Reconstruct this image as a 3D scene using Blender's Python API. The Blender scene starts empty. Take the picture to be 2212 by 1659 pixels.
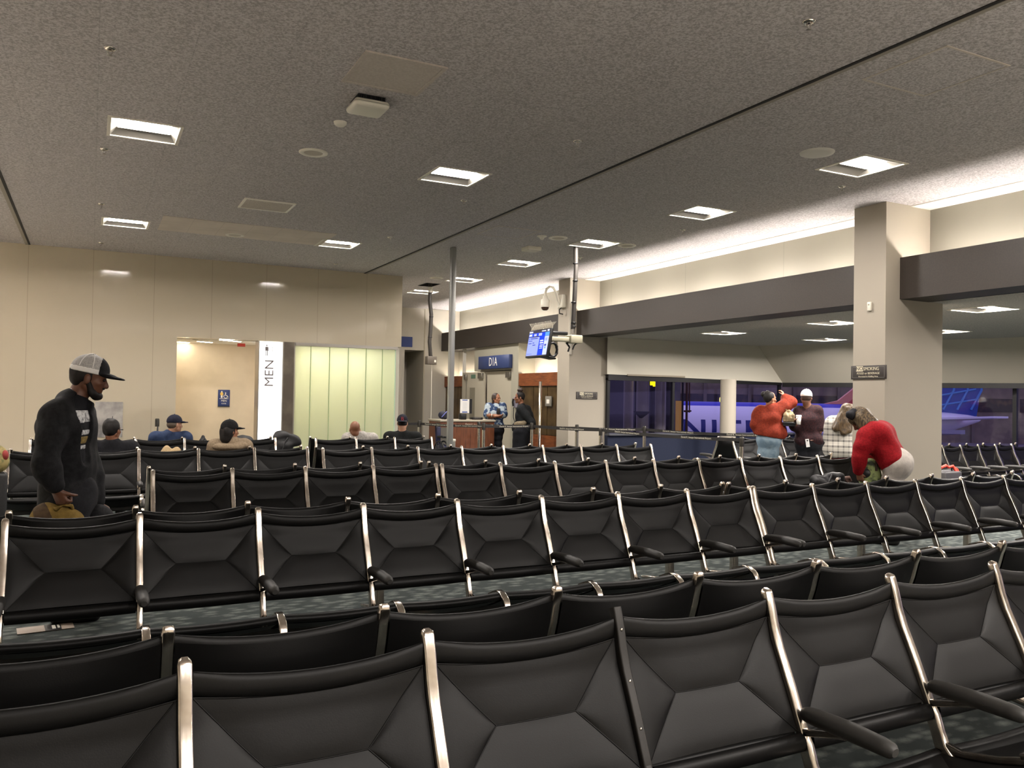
import bpy, bmesh, math, random
import numpy as np
from mathutils import Vector, Matrix
random.seed(7); np.random.seed(7)
SC = bpy.context.scene
COL = SC.collection
PI = math.pi

# ---------------------------------------------------------------- camera
CAM_H = 1.492
R_ = Vector((0.8911, -0.4535, 0.0170)); F_ = Vector((0.4534, 0.8912, 0.01718)); U_ = Vector((-0.0230, -0.0076, 0.9997))
FOC = 1789.76; IW, IH = 2212, 1659
cam = bpy.data.cameras.new('camera'); cam.sensor_width = 36; cam.sensor_fit = 'HORIZONTAL'
cam.lens = FOC / IW * 36; cam.clip_end = 600; cam.clip_start = 0.05
co = bpy.data.objects.new('camera', cam); COL.objects.link(co)
co.matrix_world = Matrix(((R_.x, U_.x, -F_.x, 0), (R_.y, U_.y, -F_.y, 0), (R_.z, U_.z, -F_.z, CAM_H), (0, 0, 0, 1)))
SC.camera = co

# ---------------------------------------------------------------- world (purple dusk) and view
w = bpy.data.worlds.new('dusk'); SC.world = w; w.use_nodes = True
bgn = w.node_tree.nodes['Background']; bgn.inputs[0].default_value = (0.185, 0.158, 0.315, 1); bgn.inputs[1].default_value = 0.56
SC.view_settings.view_transform = 'Standard'; SC.view_settings.look = 'None'; SC.view_settings.gamma = 1
SC.view_settings.use_curve_mapping = False; SC.view_settings.exposure = 2.4
SC.cycles.use_denoising = True
SC.cycles.max_bounces = 10; SC.cycles.diffuse_bounces = 5; SC.cycles.glossy_bounces = 4
SC.cycles.sample_clamp_indirect = 6; SC.cycles.caustics_reflective = False; SC.cycles.caustics_refractive = False
LAMP = 50.0          # ceiling lens radiance
WARM = (1.0, 0.925, 0.86)

# ---------------------------------------------------------------- helpers
def s2l(c): c /= 255.0; return c / 12.92 if c <= 0.04045 else ((c + 0.055) / 1.055) ** 2.4
def S(r, g, b): return (s2l(r), s2l(g), s2l(b), 1)
MATS = {}
def mat(name, col=(.5, .5, .5, 1), rough=.5, metal=0, spec=.5, noise=None, bump=None, emit=None, coat=0, alpha=None):
    """noise=(scale, colour2, lo, hi [, detail]); bump=(scale, strength, distance)"""
    if name in MATS: return MATS[name]
    m = bpy.data.materials.new(name); m.use_nodes = True; MATS[name] = m
    nt = m.node_tree; N = nt.nodes; L = nt.links; b = N['Principled BSDF']
    if len(col) == 3: col = (*col, 1)
    b.inputs['Base Color'].default_value = col; b.inputs['Roughness'].default_value = rough
    b.inputs['Metallic'].default_value = metal; b.inputs['Specular IOR Level'].default_value = spec
    if coat: b.inputs['Coat Weight'].default_value = coat; b.inputs['Coat Roughness'].default_value = .08
    tc = None
    if noise or bump: tc = N.new('ShaderNodeTexCoord')
    if noise:
        t = N.new('ShaderNodeTexNoise'); t.inputs['Scale'].default_value = noise[0]; t.inputs['Detail'].default_value = noise[4] if len(noise) > 4 else 3
        L.new(tc.outputs['Object'], t.inputs['Vector'])
        r = N.new('ShaderNodeValToRGB'); r.color_ramp.elements[0].position = noise[2]; r.color_ramp.elements[1].position = noise[3]
        c2 = noise[1] if len(noise[1]) == 4 else (*noise[1], 1)
        r.color_ramp.elements[0].color = col; r.color_ramp.elements[1].color = c2
        L.new(t.outputs['Fac'], r.inputs['Fac']); L.new(r.outputs['Color'], b.inputs['Base Color'])
    if bump:
        t = N.new('ShaderNodeTexNoise'); t.inputs['Scale'].default_value = bump[0]; t.inputs['Detail'].default_value = 4
        L.new(tc.outputs['Object'], t.inputs['Vector'])
        k = N.new('ShaderNodeBump'); k.inputs['Strength'].default_value = bump[1]; k.inputs['Distance'].default_value = bump[2]
        L.new(t.outputs['Fac'], k.inputs['Height']); L.new(k.outputs['Normal'], b.inputs['Normal'])
    if emit:
        b.inputs['Emission Color'].default_value = (*emit[0][:3], 1); b.inputs['Emission Strength'].default_value = emit[1]
    return m

class MB:
    def __init__(s): s.v = []; s.f = []; s.sm = []
    def add(s, vs, fs, smooth=False):
        o = len(s.v); s.v += [tuple(p) for p in vs]; s.f += [tuple(i + o for i in f) for f in fs]; s.sm += [smooth] * len(fs); return s
    def box(s, x0, x1, y0, y1, z0, z1):
        v = [(x, y, z) for x in (x0, x1) for y in (y0, y1) for z in (z0, z1)]
        return s.add(v, [(0, 1, 3, 2), (4, 6, 7, 5), (0, 4, 5, 1), (2, 3, 7, 6), (0, 2, 6, 4), (1, 5, 7, 3)])
    def rbox(s, x0, x1, y0, y1, z0, z1, r=.01, seg=3):
        bm = bmesh.new(); bmesh.ops.create_cube(bm, size=1)
        for v in bm.verts: v.co = Vector(((x0 + x1) / 2 + v.co.x * (x1 - x0), (y0 + y1) / 2 + v.co.y * (y1 - y0), (z0 + z1) / 2 + v.co.z * (z1 - z0)))
        bmesh.ops.bevel(bm, geom=bm.edges[:], offset=r, segments=seg, profile=.5, affect='EDGES')
        return s.bm(bm)
    def bm(s, bm, smooth=True):
        bm.verts.ensure_lookup_table(); bm.verts.index_update()
        s.add([v.co[:] for v in bm.verts], [[v.index for v in f.verts] for f in bm.faces], smooth); bm.free(); return s
    def poly(s, pts, h):            # extrude a planar loop by vector h
        n = len(pts); h = Vector(h); top = [tuple(Vector(p) + h) for p in pts]
        return s.add(list(pts) + top, [tuple(range(n))[::-1], tuple(range(n, 2 * n))] + [(i, (i + 1) % n, n + (i + 1) % n, n + i) for i in range(n)])
    def quad(s, *p): return s.add(p, [(0, 1, 2, 3)])
    def cyl(s, p, q, r, r2=None, n=20, smooth=True):
        return s.tube([p, q], [r, r if r2 is None else r2], n, caps=True)
    def tube(s, pts, r, n=12, caps=True, sec=None, up=None):
        """sweep a circle (or section list of (a,b) offsets) along pts"""
        P = [Vector(p) for p in pts]; rr = r if isinstance(r, (list, tuple)) else [r] * len(P)
        sec = sec or [(math.cos(2 * PI * i / n), math.sin(2 * PI * i / n)) for i in range(n)]
        n = len(sec); vs = []; ref = Vector(up) if up else None
        prev = None
        for i, p in enumerate(P):
            t = (P[min(i + 1, len(P) - 1)] - P[max(i - 1, 0)]).normalized()
            if ref is not None: a = (ref - t * ref.dot(t)).normalized()
            else:
                a0 = prev if prev is not None else (Vector((1, 0, 0)) if abs(t.x) < .9 else Vector((0, 1, 0)))
                a = (a0 - t * a0.dot(t)).normalized()
            prev = a; b = t.cross(a)
            vs += [p + (a * c + b * d) * rr[i] for c, d in sec]
        fs = [(i * n + j, i * n + (j + 1) % n, (i + 1) * n + (j + 1) % n, (i + 1) * n + j) for i in range(len(P) - 1) for j in range(n)]
        s.add(vs, fs, True)
        if caps:
            s.add(vs[:n], [tuple(range(n))[::-1]]); s.add(vs[-n:], [tuple(range(n))])
        return s
    def lathe(s, prof, c=(0, 0, 0), n=28, axis='z'):
        vs = []
        for r, z in prof:
            for i in range(n):
                a = 2 * PI * i / n; x, y = r * math.cos(a), r * math.sin(a)
                p = (x, y, z) if axis == 'z' else ((x, z, y) if axis == 'y' else (z, x, y))
                vs.append((p[0] + c[0], p[1] + c[1], p[2] + c[2]))
        return s.add(vs, [(i * n + j, i * n + (j + 1) % n, (i + 1) * n + (j + 1) % n, (i + 1) * n + j) for i in range(len(prof) - 1) for j in range(n)], True)
    def ell(s, c, r, n=20, m=12):
        vs = []; 
        for i in range(m + 1):
            t = PI * i / m
            for j in range(n): vs.append((c[0] + r[0] * math.sin(t) * math.cos(2 * PI * j / n), c[1] + r[1] * math.sin(t) * math.sin(2 * PI * j / n), c[2] + r[2] * math.cos(t)))
        return s.add(vs, [(i * n + j, (i + 1) * n + j, (i + 1) * n + (j + 1) % n, i * n + (j + 1) % n) for i in range(m) for j in range(n)], True)
    def mesh(s, name, m):
        me = bpy.data.meshes.new(name); me.from_pydata(s.v, [], s.f); me.polygons.foreach_set('use_smooth', s.sm)
        if m is not None: me.materials.append(m)
        me.update(); return me
def link(name, me, parent=None, loc=None, rot=None):
    o = bpy.data.objects.new(name, me); COL.objects.link(o)
    if parent is not None: o.parent = parent
    if loc is not None: o.location = loc
    if rot is not None: o.rotation_euler = rot
    return o
def ob(name, mb, m, parent=None, loc=None, rot=None): return link(name, mb.mesh(name, m), parent, loc, rot)
def tag(o, label, cat, group=None):
    o['label'] = label; o['category'] = cat
    if group: o['group'] = group
    return o
def thing(name, label, cat, loc=(0, 0, 0), rz=0, group=None):
    o = bpy.data.objects.new(name, None); COL.objects.link(o); o.location = loc; o.rotation_euler = (0, 0, rz); o.empty_display_size = .1
    return tag(o, label, cat, group)
def struct(name, mb, m, parent=None):
    o = ob(name, mb, m, parent)
    if parent is None: o['kind'] = 'structure'
    return o
def text(name, body, size, m, parent, loc, rot, align='CENTER', ext=.001, sx=1, shear=0):
    c = bpy.data.curves.new(name, 'FONT'); c.body = body; c.size = size; c.align_x = align; c.align_y = 'CENTER'; c.extrude = ext; c.resolution_u = 3; c.shear = shear
    tmp = bpy.data.objects.new(name, c); COL.objects.link(tmp); me = bpy.data.meshes.new_from_object(tmp.evaluated_get(bpy.context.evaluated_depsgraph_get()))
    bpy.data.objects.remove(tmp); bpy.data.curves.remove(c); me.name = name; me.materials.clear(); me.materials.append(m)
    o = link(name, me, parent, loc, rot); o.scale = (sx, 1, 1); return o
def dup(root, loc, rz=None, label=None, group=None):
    r = root.copy(); COL.objects.link(r); r.location = loc
    if rz is not None: r.rotation_euler = (0, 0, rz)
    if label: r['label'] = label
    if group: r['group'] = group
    for ch in list(root.children):
        c = ch.copy(); COL.objects.link(c); c.parent = r
        for g in ch.children:
            d = g.copy(); COL.objects.link(d); d.parent = c
    return r
# ---------------------------------------------------------------- surface materials
ZC = 3.95; ZS = 2.78; YM = 16.13; YB = 21.7; XW = 9.33
def ceiling_mat():
    m = mat('acoustic_plaster', S(150, 143, 132), .95, spec=.1); nt = m.node_tree; N = nt.nodes; L = nt.links; b = N['Principled BSDF']
    tc = N.new('ShaderNodeTexCoord'); mix = None
    t1 = N.new('ShaderNodeTexNoise'); t1.inputs['Scale'].default_value = 52; t1.inputs['Detail'].default_value = 6; t1.inputs['Roughness'].default_value = .72
    t2 = N.new('ShaderNodeTexNoise'); t2.inputs['Scale'].default_value = .35; t2.inputs['Detail'].default_value = 2
    for t in (t1, t2): L.new(tc.outputs['Object'], t.inputs['Vector'])
    r = N.new('ShaderNodeValToRGB'); r.color_ramp.elements[0].position = .42; r.color_ramp.elements[1].position = .58
    r.color_ramp.elements[0].color = S(163, 158, 156); r.color_ramp.elements[1].color = S(207, 203, 202)
    L.new(t1.outputs['Fac'], r.inputs['Fac'])
    # faint tile joints, 0.61 x 1.22 m
    br = N.new('ShaderNodeTexBrick'); br.inputs['Scale'].default_value = 1; br.inputs['Brick Width'].default_value = 1.22; br.inputs['Row Height'].default_value = .61
    br.inputs['Mortar Size'].default_value = .004; br.inputs['Color1'].default_value = (1, 1, 1, 1); br.inputs['Color2'].default_value = (.97, .97, .97, 1); br.inputs['Mortar'].default_value = (.86, .86, .86, 1)
    mp = N.new('ShaderNodeMapping'); mp.inputs['Rotation'].default_value = (0, 0, PI / 2); L.new(tc.outputs['Object'], mp.inputs['Vector']); L.new(mp.outputs['Vector'], br.inputs['Vector'])
    mx = N.new('ShaderNodeMix'); mx.data_type = 'RGBA'; mx.blend_type = 'MULTIPLY'; mx.inputs[0].default_value = 1
    L.new(r.outputs['Color'], mx.inputs[6]); L.new(br.outputs['Color'], mx.inputs[7]); L.new(mx.outputs[2], b.inputs['Base Color'])
    k = N.new('ShaderNodeBump'); k.inputs['Strength'].default_value = .5; k.inputs['Distance'].default_value = .006; L.new(t1.outputs['Fac'], k.inputs['Height']); L.new(k.outputs['Normal'], b.inputs['Normal'])
    return m
def carpet_mat():
    m = mat('carpet', S(96, 104, 100), .95, spec=.1); nt = m.node_tree; N = nt.nodes; L = nt.links; b = N['Principled BSDF']
    tc = N.new('ShaderNodeTexCoord'); mp = N.new('ShaderNodeMapping'); mp.inputs['Scale'].default_value = (1, 1.9, 1); mp.inputs['Rotation'].default_value = (0, 0, .5); L.new(tc.outputs['Object'], mp.inputs['Vector'])
    v = N.new('ShaderNodeTexVoronoi'); v.inputs['Scale'].default_value = 9; L.new(mp.outputs['Vector'], v.inputs['Vector'])
    n = N.new('ShaderNodeTexNoise'); n.inputs['Scale'].default_value = 60; L.new(tc.outputs['Object'], n.inputs['Vector'])
    ad = N.new('ShaderNodeMath'); ad.operation = 'MULTIPLY_ADD'; ad.inputs[1].default_value = .35; L.new(n.outputs['Fac'], ad.inputs[0]); L.new(v.outputs['Distance'], ad.inputs[2])
    r = N.new('ShaderNodeValToRGB'); r.color_ramp.elements[0].position = .2; r.color_ramp.elements[1].position = .75
    r.color_ramp.elements[0].color = S(124, 130, 125); r.color_ramp.elements[1].color = S(66, 72, 71); L.new(ad.outputs[0], r.inputs['Fac']); L.new(r.outputs['Color'], b.inputs['Base Color'])
    return m
def tile_wall_mat(name, col, vx, rough, axis):
    """smooth wall with hairline vertical panel joints every vx metres"""
    m = mat(name, col, rough, spec=.5); nt = m.node_tree; N = nt.nodes; L = nt.links; b = N['Principled BSDF']
    tc = N.new('ShaderNodeTexCoord'); sp = N.new('ShaderNodeSeparateXYZ'); L.new(tc.outputs['Object'], sp.inputs[0])
    mo = N.new('ShaderNodeMath'); mo.operation = 'PINGPONG'; mo.inputs[1].default_value = vx / 2; L.new(sp.outputs[axis], mo.inputs[0])
    lt = N.new('ShaderNodeMath'); lt.operation = 'LESS_THAN'; lt.inputs[1].default_value = .004; L.new(mo.outputs[0], lt.inputs[0])
    mx = N.new('ShaderNodeMix'); mx.data_type = 'RGBA'; L.new(lt.outputs[0], mx.inputs[0]); mx.inputs[6].default_value = col; mx.inputs[7].default_value = (col[0] * .72, col[1] * .72, col[2] * .72, 1)
    L.new(mx.outputs[2], b.inputs['Base Color']); return m
def glass_mat(name, tint=(1, 1, 1, 1), refl=.06):
    m = mat(name); nt = m.node_tree; N = nt.nodes; L = nt.links; N.remove(N['Principled BSDF'])
    t = N.new('ShaderNodeBsdfTransparent'); t.inputs[0].default_value = tint; g = N.new('ShaderNodeBsdfGlossy'); g.inputs['Roughness'].default_value = .02
    lw = N.new('ShaderNodeLayerWeight'); pw = N.new('ShaderNodeMath'); pw.operation = 'POWER'; pw.inputs[1].default_value = 5; L.new(lw.outputs['Facing'], pw.inputs[0]); fr = N.new('ShaderNodeMath'); fr.operation = 'MULTIPLY_ADD'; fr.inputs[1].default_value = .7; fr.inputs[2].default_value = .025; L.new(pw.outputs[0], fr.inputs[0]); mx = N.new('ShaderNodeMixShader')
    L.new(fr.outputs[0], mx.inputs[0]); L.new(t.outputs[0], mx.inputs[1]); L.new(g.outputs[0], mx.inputs[2]); L.new(mx.outputs[0], N['Material Output'].inputs[0]); return m
M_ceil = ceiling_mat(); M_carpet = carpet_mat()
M_menwall = tile_wall_mat('glazed_wall_panel', S(182, 172, 151), .98, .07, 0)
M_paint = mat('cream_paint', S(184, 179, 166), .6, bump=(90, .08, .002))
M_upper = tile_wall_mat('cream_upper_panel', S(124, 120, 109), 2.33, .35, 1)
M_col = mat('column_paint', S(162, 154, 140), .65, bump=(70, .1, .002))
M_beam = mat('brown_beam_paint', S(50, 43, 37), .5, noise=(60, S(45, 39, 34), .4, .6))
M_white = mat('white_enamel', S(224, 220, 206), .4)
M_lightplaster = mat('white_plaster', S(235, 232, 222), .7)
M_soffit = mat('grey_soffit_tile', S(186, 182, 174), .9, noise=(45, S(160, 156, 150), .4, .62))
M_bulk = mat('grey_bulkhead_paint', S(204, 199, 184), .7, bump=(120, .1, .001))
M_dark = mat('dark_metal', S(28, 28, 30), .4, metal=.3)
M_black = mat('black_plastic', S(18, 18, 20), .45)
M_navy = mat('navy_carpet_wall', S(20, 29, 54), .9, noise=(80, S(15, 22, 43), .4, .6))
M_alcove = mat('beige_tile', S(222, 206, 178), .35, noise=(3, S(216, 200, 172), .4, .6))
M_chrome = mat('polished_aluminium', S(232, 226, 214), .16, metal=1)
M_steel = mat('brushed_steel', S(170, 166, 160), .3, metal=1)
M_groove = mat('groove_shadow_gap', S(40, 38, 36), .8)
M_glass = glass_mat('window_glass', (.86, .86, .92, 1))
M_blue = mat('sign_blue', S(38, 56, 112), .5)
M_wtext = mat('sign_white_letters', S(240, 236, 224), .5)
M_refl = mat('lamp_reflector', S(108, 105, 98), .5)
MATS['glazed_wall_panel'].node_tree.nodes['Principled BSDF'].inputs['Specular IOR Level'].default_value = .9
M_lens2 = mat('soffit_lamp_lens', (1, 1, 1, 1), .5, emit=(WARM, LAMP * 1.7))
M_lens = mat('lamp_lens', (1, 1, 1, 1), .5, emit=(WARM, LAMP))
def wood_mat(name, a, b_, sc=6, axis=1):
    m = mat(name, a, .45); nt = m.node_tree; N = nt.nodes; L = nt.links; b = N['Principled BSDF']
    tc = N.new('ShaderNodeTexCoord'); mp = N.new('ShaderNodeMapping'); s = [9, 9, 9]; s[axis] = 1.2; mp.inputs['Scale'].default_value = s; L.new(tc.outputs['Object'], mp.inputs['Vector'])
    n = N.new('ShaderNodeTexNoise'); n.inputs['Scale'].default_value = sc; n.inputs['Detail'].default_value = 5; n.inputs['Distortion'].default_value = .6; L.new(mp.outputs['Vector'], n.inputs['Vector'])
    r = N.new('ShaderNodeValToRGB'); r.color_ramp.elements[0].position = .35; r.color_ramp.elements[1].position = .68; r.color_ramp.elements[0].color = a; r.color_ramp.elements[1].color = b_
    L.new(n.outputs['Fac'], r.inputs['Fac']); L.new(r.outputs['Color'], b.inputs['Base Color']); return m
M_koa = wood_mat('koa_wood', S(134, 75, 36), S(98, 50, 24), 3, 1)
M_koav = wood_mat('koa_wood_vertical', S(122, 70, 42), S(90, 49, 28), 3, 2)

# ---------------------------------------------------------------- fixture positions
MAIN_L = [(.40, 8.50), (.40, 13.30), (3.56, 8.50), (3.53, 13.28), (7.05, 5.98), (7.05, 8.50), (7.03, 11.05), (6.90, 13.36), (6.92, 15.88), (6.89, 18.25)]
FILL_L = [(8.2, -1.2), (7.05, -1.2), (5.9, -1.2), (4.7, -1.2), (7.05, -3.6), (5.3, -3.6), (3.56, -3.6), (1.8, -3.6), (.2, -3.6), (3.2, -1.2), (1.2, -1.2)] + [(-2.3, y) for y in (8.5, 13.3)]  # unseen fixtures added so their light bounces up to the ceiling
SOF_L = [(10.53, 12.0), (13.16, 12.0), (10.53, 9.43), (13.2, 9.43), (10.55, 6.95), (13.2, 6.95), (10.55, 4.4)]
# ---------------------------------------------------------------- shell
def holed_plane(x0, x1, y0, y1, z, holes):
    xs = sorted({x0, x1, *[h[0] for h in holes], *[h[1] for h in holes]}); ys = sorted({y0, y1, *[h[2] for h in holes], *[h[3] for h in holes]})
    xs = [x for x in xs if x0 <= x <= x1]; ys = [y for y in ys if y0 <= y <= y1]; mb = MB()
    for i in range(len(xs) - 1):
        for j in range(len(ys) - 1):
            cx, cy = (xs[i] + xs[i + 1]) / 2, (ys[j] + ys[j + 1]) / 2
            if any(h[0] < cx < h[1] and h[2] < cy < h[3] for h in holes): continue
            mb.quad((xs[i], ys[j], z), (xs[i], ys[j + 1], z), (xs[i + 1], ys[j + 1], z), (xs[i + 1], ys[j], z))
    return mb
HW = .30
hole = lambda p: (p[0] - HW, p[0] + HW, p[1] - HW, p[1] + HW)
HATCH = (6.42, 6.72, 16.75, 17.27)
struct('floor', MB().box(-3.4, 19, -7, 22.2, -.2, 0), M_carpet)
struct('floor_bounce_slab', MB().box(-3.4, -1.1, -7, YM, -.05, .004).box(-1.1, 8.5, -7, .2, -.05, .004), mat('pale_bounce_floor', S(228, 224, 216), .5, noise=(40, S(212, 208, 200), .4, .6)))  # unseen pale slab added to reflect lamp light onto the ceiling
struct('ceiling', holed_plane(-3.4, 8.97, -7, YB + .2, ZC, [hole(p) for p in MAIN_L + FILL_L] + [HATCH]), M_ceil)
struct('ceiling_roof_slab', MB().box(-3.4, 9.6, -7, 22.2, 4.6, 4.8), M_dark)
struct('ceiling_soffit', holed_plane(9.3, 19, -7, 14.5, ZS, [hole(p) for p in SOF_L]), M_soffit)
struct('ceiling_soffit_slab', MB().box(9.5, 19, -7, 14.5, 3.3, 3.5), M_dark)
struct('trim_1', MB().box(8.97, XW, -7, YB, ZC - .012, ZC + .1), M_lightplaster)       # smooth strip above the cove
g = MB(); g.box(4.835, 4.862, -7, YM, ZC - .008, ZC + .03); struct('trim_2', g, M_groove)
g = MB(); g.box(4.862, 4.90, -7, YM, ZC - .012, ZC + .03); struct('trim_3', g, mat('groove_edge_trim', S(150, 143, 130), .7))
g = MB(); g.box(-.985, -.955, -7, YM, ZC - .008, ZC + .03); struct('trim_4', g, M_groove)
g = MB(); g.box(-1.03, -.985, -7, YM, ZC - .012, ZC + .03); struct('trim_5', g, MATS['groove_edge_trim'])
# far wall with the restroom (its openings: alcove, lit sign, metal panel, glass)
wf = MB(); wf.box(-3.4, 1.38, YM, YM + .12, 0, 2.5); wf.box(-3.4, 5.65, YM, YM + .12, 2.5, ZC); struct('wall_far', wf, M_menwall)
struct('wall_far_return', MB().box(5.53, 5.65, YM + .12, YB, 0, ZC), M_paint)
wb = MB(); wb.box(5.6, 7.70, YB, YB + .15, 0, ZC); wb.box(8.26, XW + .3, YB, YB + .15, 0, ZC); wb.box(7.70, 8.26, YB, YB + .15, ZS, ZC); struct('wall_back', wb, M_paint)
rc = MB(); rc.box(7.50, 7.70, YB + .15, YB + 1.4, 0, ZS + .1); rc.box(8.26, 8.40, YB + .15, YB + 1.4, 0, ZS + .1); rc.box(7.5, 8.4, YB + 1.4, YB + 1.5, 0, ZS + .1); rc.box(7.5, 8.4, YB + .15, YB + 1.5, ZS, ZS + .1); rc.box(7.5, 8.4, YB, YB + 1.5, -.1, 0.001)
struct('wall_back_recess', rc, M_paint)
struct('wall_left', MB().box(-3.55, -3.4, -7, 16.3, 0, ZC), M_paint)
struct('wall_rear', MB().box(-3.4, 19, -7.15, -7, 0, ZC), M_paint)
# window-side upper wall, beam, columns
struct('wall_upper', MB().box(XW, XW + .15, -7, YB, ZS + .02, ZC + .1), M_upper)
for i, (a, b) in enumerate(((-3.4, 6.86), (7.33, 14.41), (14.88, YB - .02))):
    bmx = MB(); bmx.box(8.78, 8.84, a, b, ZS, 3.29); bmx.box(8.84, XW, a, b, ZS, ZS + .05); struct('beam', bmx, M_beam)
for i, (x0, y0, x1) in enumerate(((8.53, 6.86, 9.58), (8.62, 14.41, 9.54))):
    c = MB(); c.box(x0, XW, y0, y0 + .47, 0, ZC); c.box(XW, x1, y0, y0 + .47, 0, ZS); o = struct('column', c, M_col)
struct('trim_6', MB().box(8.60, 8.66, 14.385, 14.409, 2.4, ZC), M_paint)
c = MB(); c.box(8.53, XW, -.69, -.22, 0, ZC); c.box(XW, 9.58, -.69, -.22, 0, ZS); struct('column', c, M_col)
# bay: bulkhead over the windows, knee wall, round pillar
B0 = (9.45, 14.28); CR_T = (13.55, 14.28); CR_B = (14.3, 14.28); RT = (15.3, 9.4); RB = (16.1, 9.4); ZH = 1.96
def ext(a, b, y): t = (y - a[1]) / (b[1] - a[1]); return (a[0] + (b[0] - a[0]) * t, y)
RT2 = ext(CR_T, RT, -6.9); RB2 = ext(CR_B, RB, -6.9)
bk = MB()
bk.add([(B0[0], B0[1], ZS), (CR_T[0], CR_T[1], ZS), (CR_B[0], CR_B[1], ZH), (B0[0], B0[1], 2.02), (B0[0], B0[1] + .3, ZS), (CR_T[0] + .2, B0[1] + .3, ZS), (CR_B[0], B0[1] + .3, ZH), (B0[0], B0[1] + .3, 2.02)],
       [(0, 1, 2, 3), (3, 2, 6, 7), (4, 7, 6, 5)])
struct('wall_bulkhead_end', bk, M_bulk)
bk = MB()
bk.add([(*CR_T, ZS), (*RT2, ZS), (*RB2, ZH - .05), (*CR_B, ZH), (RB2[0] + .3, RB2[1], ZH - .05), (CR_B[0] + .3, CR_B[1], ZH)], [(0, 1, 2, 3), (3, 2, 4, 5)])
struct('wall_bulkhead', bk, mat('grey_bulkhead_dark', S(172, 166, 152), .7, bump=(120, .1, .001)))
hd = MB(); hd.box(9.5, 14.3, 14.30, 14.42, 1.90, 2.02); struct('trim_7', hd, M_dark)
hd = MB(); hd.poly([(CR_B[0], CR_B[1], ZH - .10), (CR_B[0] + .15, CR_B[1] + .04, ZH - .10), (RB2[0] + .15, RB2[1], ZH - .16), (RB2[0], RB2[1], ZH - .16)], (0, 0, .10)); struct('trim_8', hd, M_dark)
kn = MB(); kn.box(9.5, 15.0, 14.30, 14.5, 0, .76); struct('wall_knee_end', kn, M_navy)
st = MB(); st.box(9.5, 15.0, 14.24, 14.52, .76, .80); struct('trim_9', st, mat('grey_sill', S(70, 72, 78), .5))
kn = MB(); kn.poly([(CR_B[0] + .2, CR_B[1], 0), (CR_B[0] + .4, CR_B[1], 0), (RB2[0] + .4, RB2[1], 0), (RB2[0] + .2, RB2[1], 0)], (0, 0, .62)); struct('wall_knee', kn, M_navy)
# windows (two glazed walls meeting at the bay's corner)
wn = struct('window_1', MB().box(9.5, 14.3, 14.36, 14.372, .80, 1.93), M_glass)
fr = MB()
for x in (9.53, 11.2, 12.9, 14.28): fr.box(x - .03, x + .03, 14.33, 14.40, .80, 1.95)
ob('window_frame', fr, M_dark, wn)
gl = MB(); gl.poly([(CR_B[0] + .28, CR_B[1], .62), (CR_B[0] + .292, CR_B[1], .62), (RB2[0] + .292, RB2[1], .62), (RB2[0] + .28, RB2[1], .62)], (0, 0, 1.3)); wn = struct('window_2', gl, M_glass)
fr = MB()
for y in (12.4, 10.0, 7.6, 5.2):
    x = ext(CR_B, RB, y)[0] + .285; fr.box(x - .03, x + .03, y - .04, y + .04, .62, 1.9)
ob('window_frame', fr, M_dark, wn)
p = MB(); p.lathe([(.165, 0), (.165, 1.97)], (12.09, 13.62, 0), 32); struct('pillar', p, M_col)
struct('wall_bay_rear', MB().box(9.5, 19, -7.1, -6.95, 0, ZS), M_paint)
# service light strip and vent over the knee wall window head
o = ob('air_grille', MB().box(9.95, 11.45, 14.262, 14.279, 2.0, 2.035), mat('grille_beige', S(150, 140, 122), .6)); tag(o, 'long narrow beige air grille at the window head beside the column', 'air grille')

# ---------------------------------------------------------------- cove lamps behind the beam, and wood-top lamps at the gate, plus an added unseen side cove
M_tube = mat('cove_tube', (1, 1, 1, 1), .5, emit=((1, .92, .86), 25)); M_tube3 = mat('added_cove_tube', (1, 1, 1, 1), .5, emit=((1, .92, .88), 70)); M_tube2 = mat('gate_tube', (1, 1, 1, 1), .5, emit=((1, .90, .76), 9.5))
def cove(y0, y1, n, k):
    for i in range(n):
        a = y0 + (y1 - y0) * (i + .08) / n; b = y0 + (y1 - y0) * (i + .92) / n
        t = thing('cove_lamp', 'fluorescent cove lamp lying in the trough behind the brown beam', 'lamp', (9.02, (a + b) / 2, ZS + .05), 0, 'cove lamps behind the brown beam')
        h = (b - a) / 2; ob('lamp_tube', MB().cyl((-.05, -h, .36), (-.05, h, .36), .018, n=10), M_tube, t)
        ob('lamp_base', MB().box(-.11, .03, -h, h, 0, .05).box(-.055, -.045, -.02, .02, .05, .345), M_white, t)
def added_left_cove(y0, y1, n):  # made-up side cove, out of view, throwing extra light on the ceiling
    for i in range(n):
        a = y0 + (y1 - y0) * (i + .05) / n; b = y0 + (y1 - y0) * (i + .95) / n; h = (b - a) / 2
        t = thing('cove_lamp', 'unseen fluorescent cove lamp added on the side wall to brighten the ceiling', 'lamp', (-3.2, (a + b) / 2, 3.25), 0, 'unseen side cove lamps added for the ceiling')
        ob('lamp_tube', MB().cyl((.15, -h, .20), (.15, h, .20), .018, n=10), M_tube3, t); ob('lamp_base', MB().box(-.11, .03, -h, h, 0, .05).box(-.055, -.045, -.02, .02, .05, .345), M_white, t)
bmx = MB(); bmx.box(-3.02, -2.96, -7, YM, 2.8, 3.5); bmx.box(-3.4, -3.02, -7, YM, 3.2, 3.25); struct('beam', bmx, M_beam); added_left_cove(4.5, 16, 5)  # unseen ledge beam, made up to carry the added side cove lamps
cove(7.4, 14.35, 5, 0); cove(14.95, 21.6, 5, 1); cove(1.0, 6.8, 4, 2); cove(-6, .8, 4, 3)
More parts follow.
